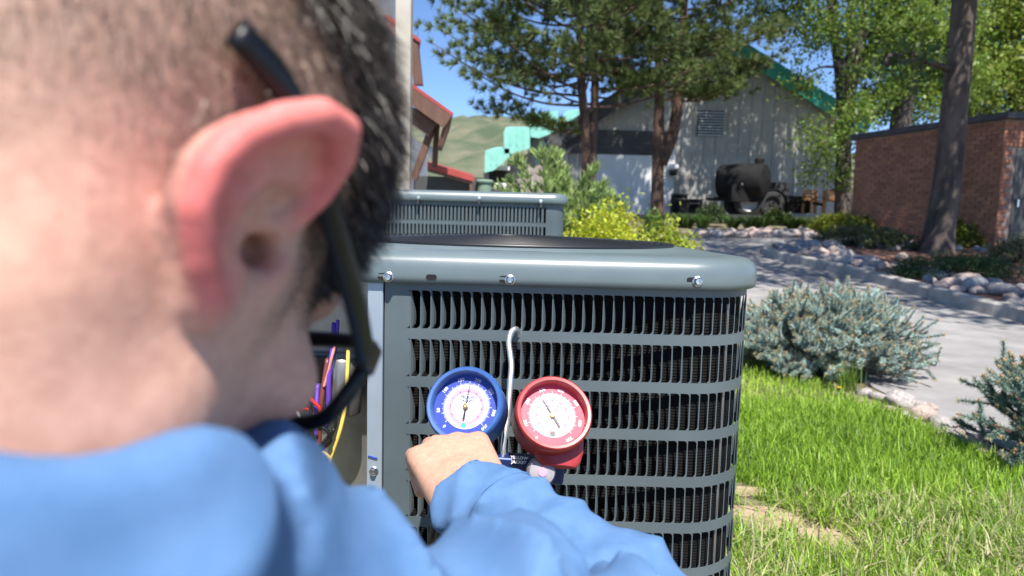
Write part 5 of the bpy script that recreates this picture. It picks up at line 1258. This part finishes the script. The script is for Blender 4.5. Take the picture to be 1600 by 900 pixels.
broadleaf('cottonwood_tree', 'leafy tree with several upright stems at the right end of the metal building', [[b2, gp(1318, 230, Yc), gp(1315, 130, Yc), gp(1300, 20, Yc), gp(1285, -150, Yc)], [b2, gp(1322, 200, Yc), gp(1345, 60, Yc), gp(1350, -120, Yc)], [gp(1316, 150, Yc), gp(1330, 60, Yc), gp(1325, -150, Yc)]], [0.30, 0.24, 0.18, 0.10],
          [bl(1290, 215, Yc - 1.0, 0.9), bl(1275, 260, Yc - .8, 0.55), bl(1330, 190, Yc - .8, 1.0), bl(1350, 140, Yc - .5, 1.0), bl(1260, 40, Yc, 1.2), bl(1300, 10, Yc - 1, 1.5), bl(1355, 60, Yc, 1.2), bl(1240, -60, Yc, 1.7), bl(1340, -90, Yc, 2.0), bl(1200, 20, Yc, 0.8), bl(1270, -190, Yc, 2.2), bl(1180, -150, Yc, 1.8), bl(1390, -200, Yc, 2.0), bl(1310, 280, Yc - .4, 0.5), bl(1235, -280, Yc, 2.0), bl(1150, -250, Yc, 1.6), bl(1210, -60, Yc - .5, 1.5), bl(1400, 40, Yc, 1.4), bl(1250, 120, Yc - .6, 0.7), bl(1360, 240, Yc - .6, 0.6), bl(1100, -330, Yc, 1.6)], 46000, 0.075, 31, LEAF)
Yd = 27.0
b3 = gp(1400, 330, Yd); b3.z = float(gz(b3.x, Yd)) - 0.05
broadleaf('cottonwood_tree', 'leafy tree with one stout leaning trunk rising behind the brick building', [[b3, gp(1405, 210, Yd), gp(1420, 110, Yd), gp(1440, 10, Yd), gp(1450, -150, Yd)], [gp(1425, 100, Yd), gp(1460, 40, Yd), gp(1480, -80, Yd)]], [0.42, 0.36, 0.30, 0.15],
          [bl(1380, 60, Yd, 1.2), bl(1400, -30, Yd - 1, 1.5), bl(1470, 30, Yd, 1.4), bl(1440, 160, Yd + .5, 1.0), bl(1380, 160, Yd + .5, 0.9), bl(1460, -120, Yd, 2.2), bl(1500, 120, Yd + 1, 1.2), bl(1420, 60, Yd - 1, 1.2), bl(1380, 120, Yd - 1, 1.0), bl(1460, 90, Yd + 1, 1.3)], 34000, 0.085, 32, (0.19, 0.27, 0.045))
Ye = 30.0
b4 = gp(1590, 330, Ye); b4.z = float(gz(b4.x, Ye)) - 0.05
broadleaf('cottonwood_tree', 'bright leafy tree at the right edge above the brick building', [[b4, gp(1590, 200, Ye), gp(1580, 80, Ye), gp(1590, -80, Ye)], [gp(1588, 190, Ye), gp(1620, 60, Ye), gp(1640, -100, Ye)]], [0.35, 0.28, 0.2, 0.1],
          [bl(1540, 120, Ye, 1.4), bl(1580, 70, Ye, 1.7), bl(1550, 10, Ye, 1.7), bl(1610, 150, Ye, 1.4), bl(1530, 170, Ye, 0.9), bl(1640, 40, Ye, 2.0), bl(1600, -60, Ye, 2.2), bl(1500, 60, Ye, 1.5), bl(1520, 200, Ye + 1, 1.0), bl(1470, 120, Ye + 1, 1.4)], 34000, 0.095, 33, (0.24, 0.31, 0.05))
# leaning trunk on the island, crown above the frame
Yt = 12.2
t0 = G(1462, 404); Yt = t0.y
broadleaf('shade_tree', 'rough dark leaning trunk rising from the rocky island in front of the brick building', [[t0 + Vector((0, 0, -0.1)), gp(1468, 360, Yt), gp(1482, 270, Yt), gp(1490, 180, Yt), gp(1502, 60, Yt), gp(1512, -60, Yt), gp(1525, -260, Yt)], [gp(1490, 110, Yt), gp(1440, 95, Yt - .3), gp(1385, 100, Yt - .5)], [gp(1512, -60, Yt), gp(1580, -10, Yt - .6), gp(1680, 20, Yt - 1)]], [0.34, 0.25, 0.225, 0.215, 0.20, 0.19, 0.15],
          [bl(1400, 98, Yt - .5, 0.30), bl(1440, 92, Yt - .3, 0.28)] + [(t0.x + dx, Yt + dy, z, r) for dx, dy, z, r in ((1, -1.5, 6.5, 1.5), (-1.6, -2.0, 6.6, 1.4), (-2.4, .2, 7.2, 1.4), (2.4, -2.6, 6.8, 1.6), (0, -3.6, 7.0, 1.5), (.6, 1, 8.5, 1.9), (3.2, .4, 7.6, 1.6), (-1.4, -4.8, 7.2, 1.4), (1.4, -5.2, 7.2, 1.4), (-2.8, -3.2, 7.0, 1.3), (-.4, -6.6, 7.4, 1.4), (-2.4, -6.2, 7.2, 1.2), (-4.0, -1.2, 7.0, 1.2), (-3.6, -5.0, 7.4, 1.2), (-1.2, -8.2, 7.0, 1.3), (-3.4, -7.2, 7.2, 1.2), (0.8, -8.4, 7.2, 1.3), (-2.0, -9.4, 7.0, 1.0), (-4.6, -3.4, 7.2, 1.1))], 30000, 0.085, 34, (0.08, 0.13, 0.04), limb=0.22)

# shrubs
def shrub(name, label, c, rx, ry, rz_, n_, size, tone, seed, cat='shrub', group=None, up=0.5, asp=0.55, spiky=0.0, m='leaf'):
    r_ = np.random.default_rng(seed); root = empty(name, c, label, cat, group); c = np.array(w3(c))
    st = MB(); k = max(14, n_ // 60); dirs = unit(r_.normal(0, 1, (k, 3)) + np.array([0, 0, 0.35])); dirs[:, 2] = np.abs(dirs[:, 2])
    rad = r_.uniform(0.55, 1.0, (k, 1)); tips = c + dirs * rad * np.array([rx, ry, rz_]) + np.array([0, 0, 0.05 * rz_])
    for t in tips[:40]: st.tube([Vector(c), Vector(c * 0.45 + t * 0.55) + Vector((0, 0, 0.02)), Vector(t)], [0.012, 0.008, 0.004], 4)
    st.build('stems', M['bark_grey'], root)
    o = r_.integers(0, k, n_); p = tips[o] + r_.normal(0, 0.10, (n_, 3)) * np.array([rx, ry, rz_]) + (dirs[o] * r_.uniform(0, spiky, (n_, 1)) if spiky else 0)
    p[:, 2] = np.maximum(p[:, 2], c[2] + 0.01)
    colr = np.array(tone) * r_.uniform(0.65, 1.4, (n_, 1)) * (1 + r_.normal(0, 0.06, (n_, 3)))
    leafmesh('foliage', p, size, np.clip(colr, 0.004, 0.9), M[m], root, r_, up, asp)
def gpt(px, Y): v = P(px, 340, Y); return Vector((v.x, Y, float(gz(v.x, Y))))
GOLD = (0.44, 0.48, 0.040)
for px, top, Y, rx, n_, tone, lb in ((948, 338, 6.2, 0.50, 9000, GOLD, 'rounded golden yellow-green shrub right behind the rear air conditioner'), (1045, 368, 5.6, 0.36, 6000, (0.32, 0.37, 0.045), 'lower olive-gold shrub above the fan cover at its right end'), (1025, 335, 9.0, 0.30, 2500, (0.12, 0.20, 0.03), 'green shrub behind the golden one at the foot of the forked pine')):
    c = gpt(px, Y); h_ = P(px, top, Y).z - c.z; shrub('gold_shrub', lb, c, rx, rx * 0.9, h_, n_ * 2, 0.024, tone, 40 + px)
def feather(name, label, px, top, Y, rx, seed, tone):      # upright feathery juniper
    r_ = np.random.default_rng(seed); c = gpt(px, Y); root = empty(name, c, label, 'shrub'); h_ = P(px, top, Y).z - c.z; st = MB(); C0 = []; D0 = []
    for i in range(26):
        a = r_.uniform(0, 6.28); lean = r_.uniform(0.1, 1.0); ln = h_ * r_.uniform(0.65, 1.05) * (1.1 - 0.3 * lean); d = Vector((math.cos(a) * lean * rx / h_ * 1.3, math.sin(a) * lean * rx / h_, 1)).normalized()
        pts = crv([c, c + d * ln * 0.5 + Vector((0, 0, 0.05)), c + d * ln + Vector((math.cos(a) * 0.1, 0, -0.03))], 8); st.tube(pts, list(np.linspace(0.015, 0.004, len(pts))), 4)
        for k in range(130):
            t = r_.random() ** 0.8; q = pts[int(t * (len(pts) - 1))]; o = Vector(r_.normal(0, 1, 3)) * 0.055 * (1.4 - t); C0.append(q + o); D0.append((d * 0.9 + o * 9).normalized())
    st.build('stems', M['bark_pine'], root); C0 = np.array([w3(q) for q in C0]); D0 = np.array([w3(q) for q in D0])
    V, F = needles(C0, D0, 0.11, 0.012, r_, 5, 0.35); me = npmesh('foliage', V, F); setcol(me, np.repeat(np.array(tone) * r_.uniform(0.6, 1.5, (len(C0), 1)), 15, 0)); link('foliage', me, M['spruce'], root)
feather('juniper', 'feathery upright green juniper right of the rear air conditioner', 872, 228, 7.6, 0.75, 51, (0.27, 0.36, 0.12))
feather('juniper', 'smaller green juniper at the foot of the left pine', 925, 290, 8.6, 0.6, 52, (0.10, 0.17, 0.05))
for px, top, Y, rx, tone, lb in ((1110, 322, 20.5, 0.50, (0.055, 0.085, 0.03), 'dark rounded shrub in front of the metal building, left of the trailer wheels'), (1213, 330, 20.0, 0.50, (0.07, 0.10, 0.025), 'dark rounded shrub below the tank trailer wheels'), (1310, 336, 17.2, 0.75, (0.24, 0.27, 0.03), 'yellow-green shrub at the left corner of the brick building'), (1345, 340, 16.6, 0.55, (0.15, 0.18, 0.03), 'olive shrub against the brick wall left of the trunk'), (1512, 348, 14.0, 0.42, (0.17, 0.20, 0.03), 'yellow-green shrub against the brick wall right of the trunk')):
    c = gpt(px, Y); c.z += 0.1; h_ = max(0.3, P(px, top, Y).z - c.z); shrub('round_shrub', lb, c, rx, rx, h_, 6000, 0.04, tone, 60 + px)
for px, top, Y, rx, tone, lb in ((1340, 384, 13.6, 0.85, (0.11, 0.13, 0.06), 'low grey-green shrub on the island left of the trunk'), (1600, 385, 11.0, 0.55, (0.16, 0.17, 0.09), 'pale twiggy shrub at the right edge of the island'), (1400, 386, 13.0, 0.6, (0.10, 0.12, 0.05), 'low sparse shrub on the island just left of the trunk base')):
    c = gpt(px, Y); c.z += 0.1; shrub('low_shrub', lb, c, rx, rx * 0.7, 0.34, 3000, 0.028, tone, 70 + px, spiky=0.1)
c = G(1490, 448); c.z += 0.1; shrub('creeping_juniper', 'dark green creeping juniper on the island in front of the trunk', c, 0.82, 0.5, 0.26, 9000, 0.026, (0.045, 0.085, 0.03), 81, up=0.9, asp=0.25, spiky=0.12)
# strap-leaved clumps along the far edge
for i, (px, Y) in enumerate(((1075, 19.4), (1098, 19.0), (1145, 19.2), (1172, 19.0), (1190, 19.4), (1265, 19.2), (1060, 19.8), (1240, 19.6))):
    r_ = np.random.default_rng(90 + i); c = gpt(px, Y); n_ = 170; a = r_.uniform(0, 6.28, n_); ln = r_.uniform(0.35, 0.7, n_); o = np.stack([np.cos(a), np.sin(a), np.full(n_, 1.6)], 1); o = unit(o)
    p0 = np.array(w3(c)) + np.stack([np.cos(a), np.sin(a), a * 0], 1) * 0.12 * r_.random((n_, 1)); sd = unit(np.cross(o, [0, 0, 1.0])) * 0.012; mid = p0 + o * ln[:, None] * 0.6; tip = mid + (o * np.array([1.5, 1.5, 0.35])) * ln[:, None] * 0.45
    V = np.stack([p0 - sd, p0 + sd, mid + sd, mid - sd, tip], 1).reshape(-1, 3); b_ = np.arange(n_)[:, None] * 5; F = np.concatenate([b_ + np.array([[0, 1, 2]]), b_ + np.array([[0, 2, 3]]), b_ + np.array([[3, 2, 4]])])
    me = npmesh('strap_leaf_clump', V, F); setcol(me, np.repeat(np.array([0.07, 0.13, 0.03]) * r_.uniform(0.6, 1.6, (n_, 1)), 5, 0))
    tag(link('strap_leaf_clump', me, M['leaf']), 'clump of strap-like green leaves along the far edge of the driveway', 'plant', 'strap-leaved clumps by the driveway')

# blue spruces
def spruce(label, c, rx, ry, h_, seed, nb, lean=(0, 0), tone=(0.42, 0.54, 0.49)):
    r_ = np.random.default_rng(seed); root = empty('blue_spruce', c, label, 'shrub'); st = MB(); C0 = []; D0 = []; T0 = []; tips = []
    for i in range(nb):
        a = r_.uniform(0, 6.28); el = r_.uniform(0.05, 1.25); d = Vector((math.cos(a) * math.cos(el), math.sin(a) * math.cos(el), math.sin(el) + 0.05))
        rr = 1.0 / math.sqrt((d.x / rx) ** 2 + (d.y / ry) ** 2 + (d.z / h_) ** 2) * r_.uniform(0.75, 1.08)
        e = c + d * rr + Vector((lean[0], lean[1], 0)) * rr; pts = crv([c + Vector((0, 0, 0.05)), c + d * rr * 0.5 + Vector((0, 0, 0.03)), e], 6); st.tube(pts, list(np.linspace(0.012, 0.004, len(pts))), 4)
        for k in range(13):       # shoots along the branch
            t = r_.uniform(0.35, 1.0) if k else 1.0; q = pts[min(int(t * 12), 12)]
            sdv = (d * 0.8 + Vector(r_.normal(0, 0.5, 3)) + Vector((0, 0, 0.35))).normalized(); L = r_.uniform(0.05, 0.10) * (1.15 if t > .8 else 0.9)
            st.tube([q, q + sdv * L], [0.0035, 0.0025], 4); tips.append((q + sdv * L, sdv))
            for m_ in range(34): C0.append(q + sdv * L * (m_ / 33)); D0.append(sdv); T0.append(m_ / 33)
    st.build('branches', M['bark_pine'], root)
    C0 = np.array([w3(q) for q in C0]); D0 = np.array([w3(q) for q in D0]); T0 = np.array(T0)
    per = 6; V, F = needles(C0, D0 * 0.75, 0.022, 0.0020, r_, per, 0.75)
    me = npmesh('needles', V, F); sh = np.repeat(r_.uniform(0.6, 1.35, (len(C0) // 34, 1)), 34, 0)
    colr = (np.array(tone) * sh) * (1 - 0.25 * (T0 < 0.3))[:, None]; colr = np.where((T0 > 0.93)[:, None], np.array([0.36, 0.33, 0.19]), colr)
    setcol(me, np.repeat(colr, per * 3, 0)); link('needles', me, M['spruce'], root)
    bd = MB()
    for p, d in tips[::2]: bd.tube([p, p + d * 0.008, p + d * 0.013], [0.003, 0.0042, 0.001], 5)
    tag(bd.build('buds', M['wood'], root), kind='stuff')
c = G(1292, 588); spruce('large blue-grey spreading spruce between lawn and driveway', c + Vector((0.02, 0.15, 0)), 0.64, 0.46, 0.46, 101, 320, (0.06, 0))
c = G(1640, 728); spruce('open dark spruce bough at the right edge by the driveway rocks', c + Vector((0.05, 0, 0)), 0.36, 0.32, 0.38, 102, 46, tone=(0.20, 0.30, 0.25))

# rocks
def rockmesh(seed):
    r_ = np.random.default_rng(seed); bm = bmesh.new(); bmesh.ops.create_icosphere(bm, subdivisions=2, radius=1.0)
    k = r_.normal(0, 1, (5, 3)); ph = r_.uniform(0, 6, 5)
    for v in bm.verts:
        q = np.array(v.co); s_ = 1 + sum(0.10 * math.sin(2.1 * float(q @ k[i]) + ph[i]) for i in range(5))
        for i in range(3):
            f_ = float(q @ unit(k[i])); 
            if f_ > 0.6: s_ *= 1 - 0.55 * (f_ - 0.6)
        v.co = Vector(q * s_)
    me = bpy.data.meshes.new('rock'); bm.to_mesh(me); bm.free(); me.polygons.foreach_set('use_smooth', np.ones(len(me.polygons), bool)); return me
rocks = []
for i in range(9): m_ = rockmesh(200 + i); m_.materials.append(M[('rock', 'rock2', 'rock3')[i % 3]]); rocks.append(m_)
def put_rock(p, s_, label, group, flat=0.65, pool=None):
    rm = random.choice(pool or rocks); label = label.replace('$', {'rock': 'grey', 'rock_pink': 'pinkish', 'rock_slate': 'dark bluish'}[rm.materials[0].name]); o = bpy.data.objects.new('rock', rm); col.objects.link(o); o.location = p + Vector((0, 0, s_ * flat * 0.35)); o.rotation_euler = (random.uniform(-.2, .2), random.uniform(-.2, .2), random.uniform(0, 6.28))
    o.scale = (s_, s_ * random.uniform(0.6, 0.9), s_ * flat * random.uniform(0.75, 1.1)); tag(o, label, 'rock', group)
nr = 0
kl = kerb_line
for i in range(230):
    t = random.random(); j = int(t * (len(kl) - 1)); p = kl[j]
    tn = (kl[min(j + 1, len(kl) - 1)] - kl[max(j - 1, 0)]); tn.z = 0; tn.normalize(); inn = Vector((tn.y, -tn.x, 0))
    off = 0.24 + abs(random.gauss(0, 0.55)); q = p + inn * off + tn * random.uniform(-.2, .2)
    q.z = float(gz(q.x, q.y)) + 0.10; put_rock(q, random.uniform(0.07, 0.17), 'rounded $ river rock in the rock bed inside the island kerb', 'river rocks on the island'); nr += 1
for px, py, s_ in ((1405, 632, 0.085), (1372, 625, 0.05), (1440, 655, 0.075), (1470, 668, 0.06), (1420, 655, 0.05), (1490, 690, 0.07), (1388, 645, 0.04), (1350, 618, 0.045), (1455, 640, 0.04), (1520, 700, 0.05), (1340, 632, 0.03), (1500, 676, 0.04), (1435, 636, 0.045), (1475, 685, 0.045), (1360, 640, 0.035), (1545, 708, 0.05), (1570, 720, 0.045), (1400, 650, 0.035), (1530, 690, 0.04), (1460, 662, 0.035)):
    put_rock(G(px, py), s_, 'pale $ rock in the row between lawn and driveway', 'edging rocks beside the lawn', 0.6, [rocks[0], rocks[1], rocks[4], rocks[3], rocks[7]])
for px, py, lb in ((1190, 546, 'white stone in the grass beside the louvred unit'), (1252, 597, 'pale stone in the grass in front of the blue spruce'), (1213, 558, 'small white stone left of the blue spruce base')):
    put_rock(G(px, py), 0.035, lb, None, 0.6, [rocks[0], rocks[3]])
for i in range(60):
    px = random.uniform(1085, 1330); p = G(px, random.uniform(366, 372)); put_rock(p, random.uniform(0.12, 0.26), 'pale $ boulder edging the far side of the driveway', 'boulders along the far driveway edge', 0.6, [rocks[0], rocks[1], rocks[3], rocks[4]])
for i in range(26):
    px = random.choice([random.uniform(1370, 1440), random.uniform(1500, 1600)]); p = gpt(px, random.uniform(12.8, 14.0)); p.z += 0.1; put_rock(p, random.uniform(0.08, 0.16), '$ rock at the foot of the brick wall', 'rocks along the brick wall', 0.6)

# ------------------------------------------------------------------ lawn
def inside_lawn(x, y):            # nearer than the rock edging
    ex = np.array([p.x for p in lawn_edge]); ey = np.array([p.y for p in lawn_edge]); o = np.argsort(ex)
    lim = np.interp(x, ex[o], ey[o], left=5.2)
    return y < lim - 0.02 * np.sin(x * 25) - 0.02
def blades(n_, xr, yr, hmin, hmax, wd, seed, tones, lie=0.55, dens=None):
    r_ = np.random.default_rng(seed); x = r_.uniform(*xr, n_); y = r_.uniform(*yr, n_); k = inside_lawn(x, y)
    k &= ~((x > UX0 - .06) & (x < UX1 + 0.075) & (y > UY0 - 0.08) & (y < UY1 + 0.08))
    for px, py, rr in ((1190, 812, 0.13), (1285, 845, 0.10), (1165, 770, 0.06)):
        c = G(px, py); k &= ~(((x - c.x) ** 2 + (y - c.y) ** 2 < (rr * (1.1 + 0.35 * np.sin(x * 60 + y * 43))) ** 2) & (r_.random(n_) < 0.96))
    x, y = x[k], y[k]; n_ = len(x); P0 = np.stack([x, y, gz(x, y)], 1)
    pt = 0.5 + 0.5 * vnoise(P0, 3.2, seed + 1); h_ = (hmin + (hmax - hmin) * r_.random(n_) ** 1.5) * (0.6 + 0.7 * pt)
    a = r_.uniform(0, 6.28, n_); ln = np.abs(r_.normal(0, lie, n_)) + 0.08; d = unit(np.stack([np.cos(a) * ln, np.sin(a) * ln, np.ones(n_)], 1)); d2 = unit(d + np.stack([np.cos(a), np.sin(a), -0.3 + 0 * a], 1) * ln[:, None] * 0.9)
    sd = np.stack([-np.sin(a + r_.normal(0, .6, n_)), np.cos(a), 0 * a], 1) * (wd * r_.uniform(0.6, 1.3, n_))[:, None]
    mid = P0 + d * h_[:, None] * 0.55; tip = mid + d2 * h_[:, None] * 0.5
    V = np.stack([P0 - sd, P0 + sd, mid + sd * .8, mid - sd * .8, tip], 1).reshape(-1, 3); b_ = np.arange(n_)[:, None] * 5
    F = np.concatenate([b_ + np.array([[0, 1, 2]]), b_ + np.array([[0, 2, 3]]), b_ + np.array([[3, 2, 4]])])
    tn = np.array(tones); w_ = np.clip(pt + r_.normal(0, 0.25, n_), 0, 0.999); ci = tn[(w_ * len(tn)).astype(int)] * r_.uniform(0.65, 1.35, (n_, 1))
    return V, F, np.repeat(ci, 5, 0)
TN = [(0.15, 0.27, 0.025), (0.22, 0.38, 0.03), (0.30, 0.47, 0.045), (0.40, 0.54, 0.09)]
a_ = blades(95000, (0.30, 2.6), (1.2, 3.2), 0.03, 0.10, 0.0021, 301, TN, 0.6)
b_ = blades(60000, (0.2, 5.0), (2.6, 5.6), 0.03, 0.085, 0.0026, 302, TN, 0.6)
c_ = blades(15000, (0.30, 1.7), (1.2, 2.05), 0.05, 0.14, 0.0022, 303, [(0.42, 0.42, 0.20), (0.50, 0.46, 0.26), (0.30, 0.40, 0.15)], 2.6)
d_ = blades(30000, (-4.5, 0.3), (-0.8, 5.2), 0.03, 0.08, 0.004, 304, TN, 0.6)
vs, fs, cs = [], [], []; o = 0
for V, F, cc in (a_, b_, c_, d_): vs.append(V); fs.append(F + o); cs.append(cc); o += len(V)
gme = npmesh('grass', np.concatenate(vs), np.concatenate(fs)); setcol(gme, np.concatenate(cs)); tag(link('grass', gme, M['grass']), 'bright green unmown lawn grass with pale dry clippings', 'grass', kind='stuff')
# tall tuft by the spruce and dandelions
c = G(1322, 612); r_ = np.random.default_rng(5); mbv = MB()
for i in range(70):
    a = r_.uniform(0, 6.28); q = c + Vector((r_.normal(0, .03), r_.normal(0, .03), 0)); ln = r_.uniform(0.1, 0.19); d = Vector((math.cos(a) * .3, math.sin(a) * .3, 1)); s_ = Vector((-math.sin(a), math.cos(a), 0)) * 0.002
    mbv.add([q - s_, q + s_, q + d * ln * .6 + s_, q + d * ln * .6 - s_, q + d * ln + Vector((d.x, d.y, 0)) * .1 * ln], [(0, 1, 2, 3), (3, 2, 4)])
me = mbv.mesh('grass_tuft'); setcol(me, np.array([0.15, 0.25, 0.03])); tag(link('grass_tuft', me, M['grass']), 'tall grass tuft in front of the blue spruce', 'grass tuft')
for px, py, lb in ((1309, 609, 'yellow dandelion beside the tall grass tuft'), (1206, 541, 'yellow dandelion beside the white stone near the louvred unit')):
    p = G(px, py + 14); root = empty('dandelion', p, lb, 'flower'); t = p + Vector((0.004, 0, 0.055))
    MB().tube([p, p + Vector((0, 0, 0.03)), t], 0.0016, 5).build('stem', M['utility_green'], root)
    f_ = MB()
    for i in range(26):
        a = i * 2.4; rr = 0.006 + 0.010 * (i / 26); e = t + Vector((math.cos(a) * rr, math.sin(a) * rr, 0.006 * (1 - i / 26))); s_ = Vector((-math.sin(a), math.cos(a), 0)) * 0.0022
        f_.add([t - s_ * .4, t + s_ * .4, e + s_, e - s_], [(0, 1, 2, 3)])
    f_.build('flower_head', M['petal'], root)
